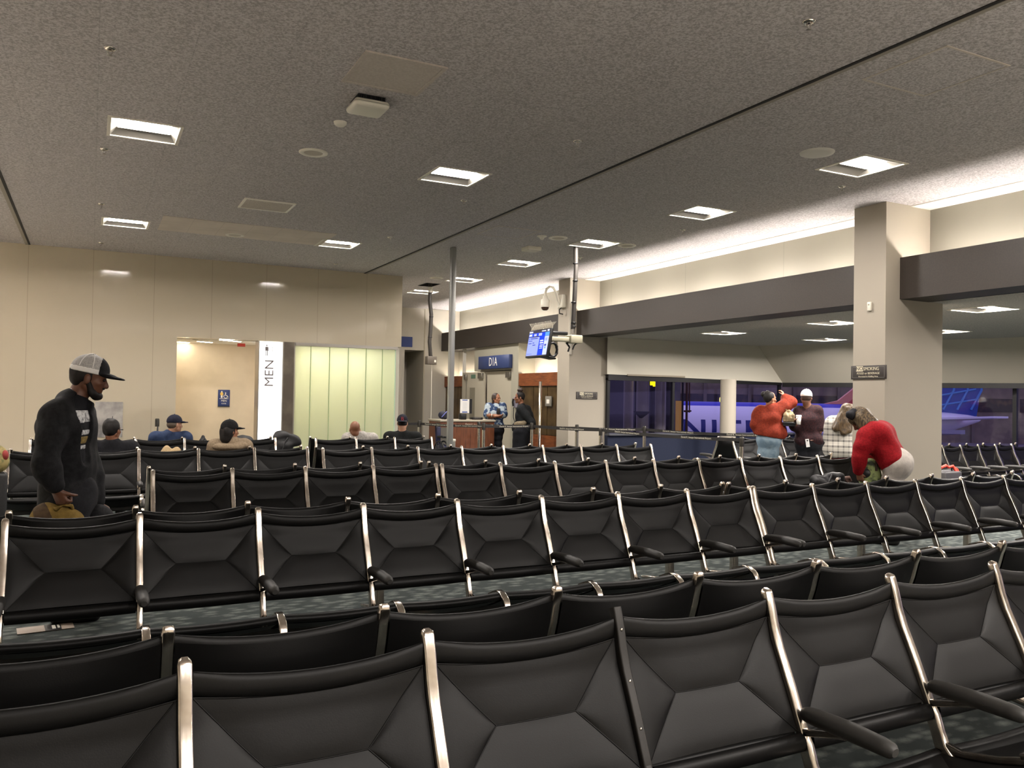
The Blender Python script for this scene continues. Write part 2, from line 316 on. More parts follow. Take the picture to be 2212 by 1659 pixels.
# ---------------------------------------------------------------- recessed ceiling lights
def troffer_parts(z0, depth=.045):
    a = .30; t = .012
    tr = MB()
    for (x0, x1, y0, y1) in ((-a - .018, a + .018, -a - .018, -a + t), (-a - .018, a + .018, a - t, a + .018), (-a - .018, -a + t, -a + t, a - t), (a - t, a + .018, -a + t, a - t)):
        tr.box(x0, x1, y0, y1, -.008, .002)
    i = a - t; lx, ly = .225, .125; d = depth
    hs = MB()
    O = [(-i, -i, 0), (i, -i, 0), (i, i, 0), (-i, i, 0)]; I = [(-lx, -ly, d), (lx, -ly, d), (lx, ly, d), (-lx, ly, d)]
    hs.add(O + I, [(0, 1, 5, 4), (1, 2, 6, 5), (2, 3, 7, 6), (3, 0, 4, 7)])
    ln = MB(); ln.add([(-lx, -ly, d - .001), (-lx, ly, d - .001), (lx, ly, d - .001), (lx, -ly, d - .001)], [(0, 1, 2, 3)])
    lip = MB(); lip.box(-lx - .004, lx + .004, ly - .004, ly + .008, d - .012, d)
    return tr.mesh('trim_frame', M_white), hs.mesh('reflector', M_refl), ln.mesh('lens', M_lens), lip.mesh('lens_rim', M_white)
TROF = troffer_parts(0); SLENS = TROF[2].copy(); SLENS.materials.clear(); SLENS.materials.append(M_lens2)
def troffer(x, y, z, label, group):
    t = thing('ceiling_light', label, 'ceiling light', (x, y, z), 0, group)
    for n, me in zip(('trim_frame', 'reflector', 'lens', 'lens_rim'), TROF): link(n, SLENS if n == 'lens' and z < 3 else me, t)
    return t
LBL = {0: 'square recessed ceiling light highest in the picture on the restroom side, over the standing man', 1: 'recessed ceiling light beside the pale patch, close to the ceiling seam at the far wall',
       2: 'recessed ceiling light beside the speaker disc between the two long ceiling seams', 3: 'recessed ceiling light at the gate-side end of the pale ceiling patch',
       4: 'big recessed ceiling light next to the flat round disc near the wide column', 5: 'recessed ceiling light alone on the gate-side ceiling, second from the wide column',
       6: 'recessed ceiling light directly beside the black cable pole top', 7: 'recessed ceiling light beyond the black cable pole, next to the small white box', 8: 'recessed ceiling light beside the square steel pole, past the cable', 9: 'small far recessed ceiling light behind the hanging black cable'}
for i, p in enumerate(MAIN_L): troffer(*p, ZC, LBL[i], 'recessed lights in the main ceiling')
for i, p in enumerate(FILL_L): troffer(*p, ZC, 'unseen recessed ceiling light added around the viewer for bounce light', 'unseen ceiling lights added for bounce')
SL = ['soffit light above the window nearest the gate column', 'soffit light farthest in the corner of the window bay', 'soffit light partly cut off by the edge of the wide column, bay side',
      'soffit light showing as a sliver just past the wide column', 'large soffit light beyond the wide column under the brown beam', 'soffit light beyond the wide column, close to the windows', 'soffit light out of the picture along the bay']
for i, p in enumerate(SOF_L): troffer(*p, ZS, SL[i], 'square lights in the low soffit')
# ---------------------------------------------------------------- other ceiling devices
def disc(name, label, x, y, z, r, cat, m=None):
    t = thing(name, label, cat, (x, y, z))
    ob('rim', MB().lathe([(r * .62, -.004), (r * .68, -.012), (r * .9, -.016), (r, -.008), (r, .0)]), m or M_white, t)
    ob('grille', MB().lathe([(0.0001, -.008), (r * .66, -.008)]), mat('speaker_grille', S(190, 182, 168), .7), t)
for k, (x, y, l) in enumerate([(1.96, 8.38, 'round white ceiling speaker between two lights on the restroom side'), (6.30, 10.92, 'round ceiling speaker next to the tiny dome detector near the cable pole'),
                               (7.54, 10.88, 'round ceiling speaker between the light and the cove, past the cable pole'), (1.94, 13.36, 'round ceiling speaker set into the pale ceiling patch'), (6.31, 15.92, 'round ceiling speaker above the hanging black cable')]):
    disc('ceiling_speaker', l, x, y, ZC, .145, 'speaker')
o = ob('ceiling_cover_disc', MB().lathe([(0.0001, -.02), (.06, -.022), (.12, -.017), (.16, -.012), (.165, 0)], (6.29, 5.86, ZC)), mat('grey_disc', S(206, 204, 194), .4)); tag(o, 'flat round grey cover plate on the ceiling beside the big light', 'ceiling cover')
def detector(x, y, l, r=.06):
    o = ob('smoke_detector', MB().lathe([(0.0001, -.035), (r * .6, -.035), (r * .9, -.02), (r, 0)], (x, y, ZC)), M_white); tag(o, l, 'detector')
detector(1.95, 7.33, 'small round white detector below the white wireless box')
t = thing('dome_detector', 'tiny white dome detector beside a ceiling speaker', 'detector', (6.03, 10.94, ZC)); ob('base', MB().lathe([(0.0001, -.012), (.07, -.012), (.075, 0)]), M_white, t); ob('dome', MB().lathe([(0.0001, -.06), (.02, -.055), (.035, -.035), (.04, -.012)]), M_white, t)
t = thing('wireless_access_point', 'white rounded wireless box hanging under the ceiling panel', 'access point', (2.0, 6.66, ZC))
b = MB(); b.rbox(-.15, .15, -.15, .15, -.10, -.035, .035, 4); ob('housing', b, M_white, t)
b = MB(); b.box(-.115, .115, -.115, .115, -.035, 0)
for i in range(14): b.box(-.112 + i * .0166, -.108 + i * .0166, -.13, .13, -.03, -.004)
ob('cooling_fins', b, M_dark, t)
t = thing('sensor_box', 'small white square sensor box on the ceiling near the gate lights', 'sensor box', (6.34, 11.85, ZC)); ob('box', MB().box(-.12, .12, -.12, .12, -.055, 0), M_white, t); ob('face_plate', MB().box(-.1, .1, -.1, .1, -.06, -.055), mat('box_grey', S(188, 184, 172), .5), t)
# sprinklers
SPK = None
SPKS = [(.07, 6.58, 'ceiling sprinkler nearest the viewer on the restroom side'), (.07, 9.35, 'ceiling sprinkler just past the highest recessed light'), (.07, 12.11, 'ceiling sprinkler before the light near the restroom wall'), (.1, 15.28, 'ceiling sprinkler close to the restroom wall top'),
        (4.07, 3.87, 'ceiling sprinkler nearest the viewer beside the long seam'), (4.08, 6.73, 'ceiling sprinkler in the middle between two seams'), (4.1, 9.47, 'ceiling sprinkler beyond the middle recessed light'), (4.07, 12.25, 'ceiling sprinkler near the end of the pale patch'), (4.04, 15.29, 'ceiling sprinkler above the glazed restroom wall corner'),
        (7.52, 6.64, 'ceiling sprinkler just past the big light near the wide column'), (7.52, 9.46, 'ceiling sprinkler past the lone gate-side light'), (7.51, 12.23, 'ceiling sprinkler beside the black cable pole'), (7.56, 15.46, 'ceiling sprinkler in front of the gate cove')]
for x, y, l in SPKS:
    if SPK is None:
        SPK = thing('fire_sprinkler', l, 'sprinkler', (x, y, ZC), 0, 'ceiling sprinklers')
        ob('escutcheon', MB().lathe([(.012, -.012), (.03, -.012), (.042, -.004), (.042, 0)], n=16), M_chrome, SPK)
        ob('frame', MB().tube([(-.014, 0, 0), (-.016, 0, -.035), (0, 0, -.05), (.016, 0, -.035), (.014, 0, 0)], .004, 8), M_steel, SPK)
        ob('deflector', MB().lathe([(0.0001, -.056), (.017, -.056), (.018, -.052), (.0001, -.05)], n=14), M_steel, SPK)
    else: dup(SPK, (x, y, ZC), 0, l)
# access panels and the pale patch
def panel(name, label, x0, x1, y0, y1, fm, pm, th=.012, rim=.03, drop=0):
    t = thing(name, label, 'ceiling panel', ((x0 + x1) / 2, (y0 + y1) / 2, ZC)); a, b = (x1 - x0) / 2, (y1 - y0) / 2
    f = MB()
    for q in ((-a, a, -b, -b + rim), (-a, a, b - rim, b), (-a, -a + rim, -b + rim, b - rim), (a - rim, a, -b + rim, b - rim)): f.box(*q, -th, .01)
    ob('frame', f, fm, t); ob('panel', MB().box(-a + rim + .004, a - rim - .004, -b + rim + .004, b - rim - .004, -th * .6 - drop, .01), pm, t); return t
M_pp = mat('panel_grey', S(186, 178, 168), .9, noise=(50, S(196, 188, 178), .4, .62))
panel('access_panel', 'large plain square access panel behind the white wireless box', 1.69, 2.32, 5.70, 6.35, M_pp, M_pp)
panel('return_grille', 'white framed square grille between the speakers on the restroom side', 1.67, 2.31, 10.75, 11.33, M_white, mat('grille_mesh', S(178, 170, 158), .8, noise=(90, S(200, 192, 180), .45, .6)))
panel('access_panel', 'faint square access panel outline at the top corner beside the seam', 5.15, 5.85, 3.67, 4.37, mat('panel_line', S(196, 188, 176), .9), M_ceil, .006, .016)
panel('access_panel', 'faint square access panel outline next to the dome detector', 5.12, 5.84, 10.60, 11.32, MATS['panel_line'], M_ceil, .006, .016)
b = MB(); b.box(.85, 3.30, 12.44, 13.56, ZC - .006, ZC + .01); o = ob('trim_10', b, mat('pale_patch', S(198, 188, 176), .9, noise=(2.2, S(206, 196, 184), .4, .6))); o['kind'] = 'structure'
b = MB()
for i in range(1, 6): b.box(.85 + i * .408 - .002, .85 + i * .408 + .002, 12.44, 13.56, ZC - .0068, ZC)
b.box(.85, 3.3, 12.998, 13.002, ZC - .0068, ZC); ob('patch_joint', b, mat('patch_joint', S(178, 168, 158), .9), o)
b = MB(); b.box(6.40, 6.42, 16.75, 17.27, ZC - .004, ZC + .3); b.box(6.72, 6.74, 16.75, 17.27, ZC - .004, ZC + .3); b.box(6.42, 6.72, 16.73, 16.75, ZC - .004, ZC + .3); b.box(6.42, 6.72, 17.27, 17.29, ZC - .004, ZC + .3); b.box(6.4, 6.74, 16.73, 17.29, ZC + .3, ZC + .32)
o = struct('ceiling_hatch', b, M_dark)

# ---------------------------------------------------------------- poles and cables
t = thing('square_pole', 'tall square grey steel pole from the carpet to the ceiling before the desk', 'pole', (5.26, 12.55, 0))
b = MB(); b.rbox(-.042, .042, -.042, .042, 0, ZC, .006, 2); ob('shaft', b, mat('pole_grey', S(150, 150, 146), .4, metal=.5), t)
b = MB(); b.box(-.09, .09, -.09, .09, 0, .02); ob('base_plate', b, M_steel, t)
t2 = thing('outlet_post', 'small grey outlet post standing beside the square pole', 'outlet post', (5.375, 12.7, 0)); b = MB(); b.rbox(-.035, .035, -.035, .035, 0, .76, .004, 2); ob('post', b, mat('outlet_grey', S(120, 118, 110), .5), t2); b = MB(); b.rbox(-.04, .04, -.04, .04, .76, .80, .006, 2); ob('cap', b, M_white, t2)
M_cable = mat('black_cable_sleeve', S(46, 42, 38), .6)
t = thing('hanging_cable', 'black sleeved cable hanging from an open ceiling hatch with a grey box', 'cable', (6.60, 17.0, 0))
pts = [(0, 0, 4.2), (-.01, 0, 3.6), (.03, 0, 3.3), (.02, 0, 2.95), (0, 0, 2.7), (.03, 0, 2.4), (.05, 0, 2.36)]
b = MB(); b.tube(pts, .042, 12); ob('sleeve', b, M_cable, t)
b = MB(); [ob('cable_tie', MB().lathe([(.045, z - .01), (.05, z), (.045, z + .01)], (p, 0, 0), 14), M_black, t) for z, p in ((3.25, .03), (2.8, .01))]
b = MB(); b.rbox(-.07, .15, -.08, .08, 2.20, 2.38, .01, 2); ob('junction_box', b, mat('box_taupe', S(96, 88, 78), .5), t); b = MB(); b.box(.09, .13, -.084, -.08, 2.25, 2.30); ob('socket', b, M_white, t)
b = MB(); b.lathe([(.05, 3.78), (.05, 3.9)], (0, 0, 0), 16); ob('collar', b, M_white, t)
b = MB(); b.tube([(.06, 0, 2.2), (.07, 0, 1.2), (.07, .02, .3), (.07, .04, .01)], .007, 8); ob('thin_wire', b, M_white, t)

# monitor on its bracket with the black cable pole
t = thing('cable_pole', 'black taped cable bundle dropping from the ceiling to the screen bracket', 'cable', (6.92, 11.42, 0))
b = MB(); b.tube([(0.0, 0, ZC + .02), (0.01, 0, 3.6), (-.01, 0, 3.1), (-.02, 0, 2.85), (-.03, 0, 2.62)], .036, 12); ob('bundle', b, M_cable, t)
b = MB(); b.cyl((.035, .02, ZC + .02), (.03, 0, 3.6), .012); ob('loose_cable', b, M_black, t)
for i, z in enumerate((3.68, 3.4, 3.05, 2.72, 2.66)):
    b = MB(); b.lathe([(.038, z - .012), (.044, z - .006), (.044, z + .006), (.038, z + .012)], (0.0 if z > 3.3 else -.02, 0, 0), 16); ob('tape_band', b, M_black, t)
b = MB(); b.cyl((-.03, 0, 2.62), (-.03, 0, 2.55), .03); ob('end_clamp', b, M_steel, t)
t = thing('flight_screen', 'wall of blue and white gate information on a tilted flat screen', 'screen', (6.17, 11.27, 2.352)); t['label'] = 'tilted flat screen with blue and white gate information under bird spikes'
t.rotation_euler = (PI / 2 - .17, 0, -PI / 2 - .03)     # local x right, y up, z out of the screen (towards -X)
b = MB(); b.rbox(-.36, .36, -.222, .222, -.05, 0, .006, 2); ob('bezel', b, M_black, t)
def emi(n, c, k): return mat(n, (0, 0, 0, 1), .3, emit=(c, k * .25))
E_dark, E_blue, E_lt, E_w, E_cy = emi('screen_dark', S(70, 66, 78), .9), emi('screen_blue', S(10, 60, 240), 1.1), emi('screen_pale', S(156, 170, 255), 1.0), emi('screen_white', S(205, 212, 255), 1.0), emi('screen_cyan', S(90, 160, 245), 1.0)
def scr(x0, x1, y0, y1, m, z=.001, nm='screen_block'): return ob(nm, MB().box(x0, x1, y0, y1, z - .001, z), m, t)
scr(-.345, .345, -.205, .205, E_dark, .001, 'display'); scr(-.345, .345, .115, .165, E_blue, .002); scr(.02, .345, -.19, .115, E_blue, .002); scr(-.345, .035, -.19, .10, E_lt, .0024); scr(.21, .345, -.19, .10, E_w, .0026); scr(.21, .345, .105, .165, E_cy, .003); scr(-.345, -.22, .11, .165, emi('screen_mid', S(80, 110, 250), 1), .003)
TXW = emi('screen_text_white', S(225, 228, 255), 1.0); TXD = emi('screen_text_dark', S(70, 80, 190), .8)
bl = {}
for x0, x1, y, hgt, m in ((-.34, -.22, .186, .022, TXW), (.08, .22, .188, .016, TXW), (.27, .33, .19, .028, TXW), (-.33, -.24, .137, .03, TXW), (-.17, -.08, .148, .01, TXW), (-.17, -.08, .128, .014, TXW), (-.01, .10, .15, .012, TXW), (-.01, .10, .128, .016, TXW),
        (-.32, -.29, .075, .012, TXD), (-.26, -.02, .08, .014, TXD), (-.32, -.20, .045, .012, TXD), (-.32, -.21, .005, .012, TXD), (-.18, -.12, .01, .012, TXD), (-.17, -.07, -.025, .014, TXD), (-.33, -.15, -.165, .006, TXD),
        (.07, .18, .035, .02, TXW), (.07, .19, -.0, .02, TXW), (.08, .19, -.035, .012, TXW), (.08, .18, -.06, .012, TXW), (.08, .185, -.085, .01, TXW), (.235, .31, .05, .05, E_lt), (.235, .30, -.04, .03, TXD), (.25, .29, -.08, .03, E_cy)):
    scr(x0, x1, y - hgt / 2, y + hgt / 2, m, .0045, 'screen_line')
b = MB()
for i in range(18):
    x = -.35 + i * .041; b.tube([(x, .222, -.02), (x + .004, .27, -.02), (x - .012, .33, .02)], .0035, 6); b.tube([(x + .015, .222, -.025), (x + .018, .27, -.025), (x + .03, .33, -.06)], .0035, 6)
ob('bird_spikes', b, mat('spike_white', S(225, 218, 200), .5), t)
b = MB(); b.rbox(-.2, .2, -.15, .12, -.13, -.05, .02, 2); ob('rear_housing', b, M_black, t)
b = MB(); b.rbox(-.10, .12, -.20, -.17, -.30, -.05, .01, 2); ob('cable_tray', b, M_black, t)
t = thing('screen_bracket', 'cream steel arm bracket joining the cable pole and the screen', 'bracket', (6.92, 11.42, 2.46))
b = MB(); b.rbox(-.12, .10, -.10, .10, -.07, .06, .012, 2); ob('clamp_block', b, mat('bracket_cream', S(196, 190, 166), .5), t)
b = MB(); b.rbox(-.60, -.10, -.05, .05, -.05, .02, .01, 2); ob('arm', b, MATS['bracket_cream'], t)
b = MB(); b.rbox(-.55, -.13, -.03, .05, .05, .11, .02, 2); ob('cable_bundle', b, M_black, t)
b = MB(); b.tube([(-.14, 0, -.07), (-.06, .05, -.13), (-.1, .02, -.2)], .016, 8); b.tube([(.05, 0, -.06), (.0, .0, -.1), (-.03, 0, -.17)], .012, 8); ob('dangling_plug', b, M_black, t)
t = thing('coiled_cable', 'coil of black cable hanging behind the flight screen', 'cable', (6.50, 11.38, 2.27)); b = MB()
b.tube([(.085 * math.cos(a / 12 * 2 * PI) * (1 + .1 * math.sin(a)), .01 * math.sin(a * 1.7), .11 * math.sin(a / 12 * 2 * PI)) for a in range(50)], .018, 8); ob('coil', b, M_black, t)
# security camera on the far column
t = thing('security_camera', 'white dome security camera on a gooseneck arm from the far column', 'camera', (8.62, 14.66, 3.5))
b = MB(); b.rbox(-.10, 0, -.10, .10, -.14, .13, .015, 2); ob('mount_box', b, M_white, t)
b = MB(); b.tube([(-.06, 0, -.12), (-.12, 0, 0), (-.19, 0, .17), (-.26, 0, .26), (-.34, 0, .27), (-.41, 0, .22), (-.44, 0, .14), (-.44, 0, .06)], .026, 12); ob('gooseneck_arm', b, M_white, t)
b = MB(); b.lathe([(.03, .09), (.045, .07), (.05, .03), (.085, .0), (.088, -.14), (.08, -.15)], (-.44, 0, 0), 24); ob('housing', b, M_white, t)
b = MB(); b.lathe([(.08, -.15), (.07, -.19), (.04, -.215), (.0001, -.22)], (-.44, 0, 0), 24); ob('dome', b, mat('dome_brown', S(70, 50, 40), .15), t)
b = MB(); b.tube([(-.05, -.02, -.13), (-.12, -.02, -.18), (-.11, -.02, -.26), (-.03, -.02, -.27)], .012, 8); ob('cable_loop', b, M_dark, t)
t = thing('wall_sensor', 'small white box sensor high on the wide column', 'sensor', (8.53, 7.08, 2.70)); b = MB(); b.rbox(-.03, 0, -.025, .025, -.06, .05, .006, 2); ob('box', b, M_white, t); b = MB(); b.ell((-.03, 0, .02), (.008, .012, .012)); ob('lens', b, mat('box_lens', S(170, 166, 150), .3), t)
# NO SMOKING signs on the two columns
M_brown = mat('sign_brown_black', S(52, 46, 44), .5); M_rule = mat('sign_rule_grey', S(120, 118, 112), .5); M_cream = mat('sign_cream', S(214, 206, 180), .5)
def nosmoke(label, loc, rz, W, H):
    t = thing('no_smoking_sign', label, 'sign', loc, rz); k = H / .165
    b = MB(); b.rbox(-W / 2, W / 2, -.012, 0, -H / 2, H / 2, .004, 2); ob('plate', b, M_brown, t)
    b = MB(); a, c, q = W / 2 - .025, H / 2 - .018, .004
    for x0, x1, z0, z1 in ((-a, a, -c, -c + q), (-a, a, c - q, c), (-a, -a + q, -c, c), (a - q, a, -c, c)): b.box(x0, x1, -.014, -.012, z0, z1)
    ob('border_line', b, M_rule, t)
    ob('word_box', MB().box(-W * .34, -W * .15, -.015, -.012, .012 * k, .075 * k), M_cream, t)
    text('lettering', 'NO', .062 * k, M_brown, t, (-W * .245, -.0155, .044 * k), (PI / 2, 0, 0))
    text('lettering', 'SMOKING', .056 * k, M_cream, t, (W * .085, -.014, .040 * k), (PI / 2, 0, 0), sx=.88)
    text('lettering', 'FOOD or BEVERAGE', .036 * k, M_cream, t, (0.0, -.014, -.013 * k), (PI / 2, 0, 0), sx=1.0)
    text('lettering', 'Permitted in Holding Area', .026 * k, M_cream, t, (0.0, -.014, -.050 * k), (PI / 2, 0, 0), sx=1.0)
nosmoke('brown no smoking sign on the narrow face of the wide near column', (8.528, 7.09, 1.885), -PI / 2, .52, .17)
nosmoke('brown no smoking sign on the far column behind the belt barrier', (9.045, 14.408, 1.572), 0, .51, .150)

# ---------------------------------------------------------------- restroom front
t = struct('wall_alcove', MB().box(1.26, 1.38, YM + .12, 17.9, 0, 2.6).box(1.26, 3.6, 17.8, 17.92, 0, 2.6).box(3.28, 3.40, YM + .5, 17.8, 0, 2.6), M_alcove)
struct('ceiling_alcove', MB().box(1.26, 3.5, YM + .12, 17.9, 2.5, 2.6), M_lightplaster)
M_strip = mat('strip_lamp', (1, 1, 1, 1), .5, emit=((1, .91, .77), 11))
for k, (x, y, r, l, lab) in enumerate(((1.98, 17.2, -.25, .34, 'long slanted strip lamp on the restroom alcove ceiling'), (1.62, 17.62, -.25, .26, 'short strip lamp deeper in the restroom alcove ceiling'), (2.35, 16.45, -.25, .5, 'strip lamp over the restroom alcove entrance, out of sight'))):
    t = thing('strip_lamp', lab, 'lamp', (x, y, 2.5), r + .9); ob('diffuser', MB().box(-l / 2, l / 2, -.03, .03, -.012, -.002), M_strip, t); ob('housing', MB().box(-l / 2 - .01, l / 2 + .01, -.04, .04, -.008, 0), M_white, t)
o = ob('red_alarm', MB().box(2.62, 2.76, 17.3, 17.4, 2.44, 2.5), mat('alarm_red', S(190, 50, 30), .4)); tag(o, 'red alarm box at the restroom alcove ceiling edge', 'alarm')
o = ob('ceiling_downlight', MB().lathe([(0.0001, -.006), (.05, -.006), (.055, 0)], (1.75, 16.7, 2.5), 20), MATS['speaker_grille']); tag(o, 'small round disc on the restroom alcove ceiling', 'downlight')
# lit MEN sign column
t = thing('lit_restroom_sign', 'glowing white column sign reading MEN with restroom symbols', 'sign', (3.045, YM, 0))
b = MB(); b.box(-.215, .215, -.02, .30, .02, 2.48); ob('light_box', b, mat('lit_sign_white', S(250, 250, 250), .4, emit=((1, 1, 1), .34)), t)
b = MB(); b.box(-.235, -.215, -.03, .3, 0, 2.5); b.box(.215, .235, -.03, .3, 0, 2.5); b.box(-.235, .235, -.03, .3, 0, .02); ob('frame', b, M_steel, t)
M_sg = mat('sign_grey', S(104, 94, 92), .5); M_sg2 = mat('sign_pale_grey', S(215, 212, 210), .5)
text('lettering', 'MEN', .235, M_sg, t, (-.02, -.0215, 1.89), (PI / 2, -PI / 2, 0), sx=1.08)
b = MB(); b.lathe([(0.0001, 0), (.014, 0)], (-.08, -.0215, 2.415), 16, 'y'); b.box(-.10, -.06, -.0225, -.0205, 2.315, 2.39); b.box(-.113, -.102, -.0225, -.0205, 2.31, 2.385); b.box(-.058, -.047, -.0225, -.0205, 2.31, 2.385); b.box(-.098, -.085, -.0225, -.0205, 2.22, 2.32); b.box(-.075, -.062, -.0225, -.0205, 2.22, 2.32); ob('man_symbol', b, M_sg, t)
b = MB(); b.lathe([(0.0001, 0), (.011, 0)], (.022, -.0215, 2.375), 14, 'y'); b.tube([(.022, -.0215, 2.36), (.025, -.0215, 2.30), (.07, -.0215, 2.295), (.095, -.0215, 2.235)], .006, 6); b.tube([(.01 + .05 * math.cos(a), -.0215, 2.265 + .05 * math.sin(a)) for a in [2.3 + i * .42 for i in range(9)]], .004, 6); ob('wheelchair_symbol', b, M_sg2, t)
o = struct('wall_metal_panel', MB().box(3.28, 3.485, YM - .005, YM + .3, 0, 2.5), mat('dull_steel_panel', S(104, 97, 90), .28, metal=.8, noise=(4, S(128, 120, 110), .35, .7)))
# blue restroom sign on the alcove wall
t = thing('restroom_sign', 'small blue restroom plaque with two figures on the beige alcove wall', 'sign', (2.44, 17.795, 1.40))
b = MB(); b.rbox(-.115, .115, -.012, 0, -.165, .165, .008, 2); ob('plate', b, M_blue, t)
b = MB(); b.box(-.115, .115, -.022, -.0, -.185, -.165); ob('lower_ledge', b, mat('sign_dark_edge', S(40, 44, 60), .5), t)
b = MB(); b.ell((-.045, -.014, .125), (.014, .003, .016)); b.box(-.062, -.028, -.016, -.012, .0, .05); ob('man_symbol', b, M_wtext, t); b = MB(); b.ell((-.045, -.014, .08), (.03, .003, .04)); ob('shirt', b, mat('sign_yellow', S(236, 196, 90), .5), t)
b = MB(); b.ell((.03, -.014, .10), (.012, .003, .012)); b.tube([(.03, -.014, .09), (.03, -.014, .05), (.06, -.014, .045), (.08, -.014, .01)], .008, 6); b.tube([(.03 + .035 * math.cos(a), -.014, .03 + .035 * math.sin(a)) for a in [2 + i * .5 for i in range(9)]], .006, 6); ob('wheelchair_symbol', b, M_wtext, t)
ob('rule', MB().box(-.09, .09, -.0145, -.012, -.022, -.014), M_wtext, t)
text('lettering', 'MEN', .055, M_wtext, t, (0, -.0135, -.062), (PI / 2, 0, 0)); text('lettering', 'KANE', .036, M_wtext, t, (0, -.0135, -.118), (PI / 2, 0, 0))
# poster on the glazed wall
t = thing('wall_poster', 'black and white misty photo poster on the glazed wall behind the standing man', 'poster', (.30, YM, 1.0)); ob('print', MB().box(-.22, .22, -.008, 0, -.31, .31), mat('poster_print', S(172, 168, 162), .5, noise=(3.2, S(64, 62, 66), .42, .78, 5)), t); b = MB(); b.tube([(-.02, -.009, -.3), (-.02, -.009, .02)], .012, 6); b.tube([(.04, -.009, -.3), (.05, -.009, -.05), (.06, -.009, .06)], .006, 6); ob('dark_tower', b, mat('poster_ink', S(84, 82, 84), .6), t)
# frosted glass front
M_frost = mat('frosted_glass'); nt = M_frost.node_tree; nt.nodes.remove(nt.nodes['Principled BSDF'])
tl = nt.nodes.new('ShaderNodeBsdfTranslucent'); tl.inputs[0].default_value = S(242, 244, 230); df = nt.nodes.new('ShaderNodeBsdfDiffuse'); df.inputs[0].default_value = S(222, 224, 204); gg = nt.nodes.new('ShaderNodeBsdfGlossy'); gg.inputs['Roughness'].default_value = .1; gg.inputs[0].default_value = (1, 1, 1, 1)
m1 = nt.nodes.new('ShaderNodeMixShader'); m1.inputs[0].default_value = .30; m2 = nt.nodes.new('ShaderNodeMixShader'); m2.inputs[0].default_value = .05
nt.links.new(tl.outputs[0], m1.inputs[1]); nt.links.new(df.outputs[0], m1.inputs[2]); nt.links.new(m1.outputs[0], m2.inputs[1]); nt.links.new(gg.outputs[0], m2.inputs[2]); nt.links.new(m2.outputs[0], nt.nodes['Material Output'].inputs[0])
t = thing('frosted_glass_screen', 'tall backlit frosted glass screen of pale green panes beside the metal panel', 'glass screen', (3.5, YM, 0))
xs = [0, .31, .68, 1.055, 1.42, 1.76, 2.03]
for i in range(6): ob('pane', MB().box(xs[i] + .008, xs[i + 1] - .008, .02, .034, .02, 2.44), M_frost, t)
b = MB(); [b.box(x - .006, x + .006, .018, .036, .02, 2.44) for x in xs[1:-1]]; ob('joint', b, mat('glass_joint_green', S(150, 172, 130), .3), t)
ob('end_pane', MB().box(2.03, 2.05, .03, .5, .02, 2.44), mat('green_glass_edge', S(176, 200, 176), .3), t)
b = MB(); b.box(-.005, 2.08, .0, .06, 2.44, 2.5); b.box(-.02, 0.005, 0, .05, 0, 2.5); b.box(0, 2.08, 0, .06, 0, .02); ob('frame', b, M_steel, t)
struct('wall_glass_chamber', MB().box(3.5, 5.53, 17.0, 17.1, 0, 2.6).box(3.40, 3.5, 16.2, 17.0, 0, 2.6).box(3.5, 5.6, 16.3, 17.1, 2.5, 2.6), mat('chamber_cream', S(244, 238, 196), .8))
for k, x in enumerate((3.9, 4.45, 5.0)):
    t = thing('chamber_lamp', 'hidden lamp behind the frosted glass', 'lamp', (x, 16.65, 2.49), 0, 'lamps behind the frosted glass'); ob('diffuser', MB().box(-.16, .16, -.1, .1, -.012, -.004), mat('chamber_diffuser', (1, 1, 1, 1), .5, emit=((1, .98, .94), 5.6)), t); ob('housing', MB().box(-.17, .17, -.11, .11, -.008, 0), M_white, t)
# back wall: blue plate sign and its surroundings
t = thing('blue_wall_sign', 'plain blue square sign high on the back wall past the restroom corner', 'sign', (7.66, YB, 3.0)); ob('plate', MB().box(-.25, .25, -.03, 0, -.14, .14), M_blue, t); ob('mount', MB().box(-.2, .2, -.005, 0, -.1, .1), M_white, t)
struct('trim_11', MB().box(8.27, 8.29, YB - .012, YB, .1, ZC), mat('corner_line', S(180, 172, 150), .6))
o = ob('fire_extinguisher_cabinet', MB().box(7.52, 7.72, YB - .2, YB - .01, .45, .95), M_koav); tag(o, 'low wooden cabinet by the doorway behind the capped man', 'cabinet')
# ---------------------------------------------------------------- gate D1A on the window-side wall
XG = 8.90
struct('wall_gate', MB().box(XW - .01, XW + .1, 14.88, YB, 0, ZS), M_paint)
pf = MB(); pf.box(8.88, XW, 17.15, 17.50, 0, ZS); pf.box(8.88, XW, 20.36, 19.62, 0, 2.18) if False else None
pf.box(8.88, XW, 17.5, 19.62, 2.17, ZS); struct('door_portal', pf, mat('portal_grey_paint', S(162, 158, 142), .6))
def leaf(n, y0, y1, x, extra):
    t = ob(n, MB().box(x, x + .05, y0, y1, .01, 2.15), mat('door_cream', S(180, 173, 155), .5)); t['kind'] = 'structure'; return t
d1 = leaf('door_1', 17.52, 18.94, 8.93, 0); d2 = leaf('door_2', 18.98, 20.36, 8.86, 0)
b = MB(); b.box(8.855, 8.86, 19.55, 19.80, .9, 1.72); ob('door_window', b, mat('dark_glass', S(70, 66, 58), .1), d2); b = MB(); b.box(8.85, 8.858, 19.52, 19.83, .87, 1.75); ob('window_frame', b, mat('wf_grey', S(130, 124, 108), .5), d2)
b = MB(); b.rbox(8.80, 8.86, 20.0, 20.14, 1.96, 2.10, .01, 2); ob('door_closer', b, M_steel, d2); b = MB(); b.rbox(8.80, 8.86, 19.0, 19.26, 1.98, 2.12, .01, 2); ob('door_closer', b, M_steel, d2)
b = MB(); b.box(8.856, 8.86, 19.5, 19.78, 1.99, 2.09); ob('green_plate', b, mat('plate_green', S(90, 120, 100), .5), d2)
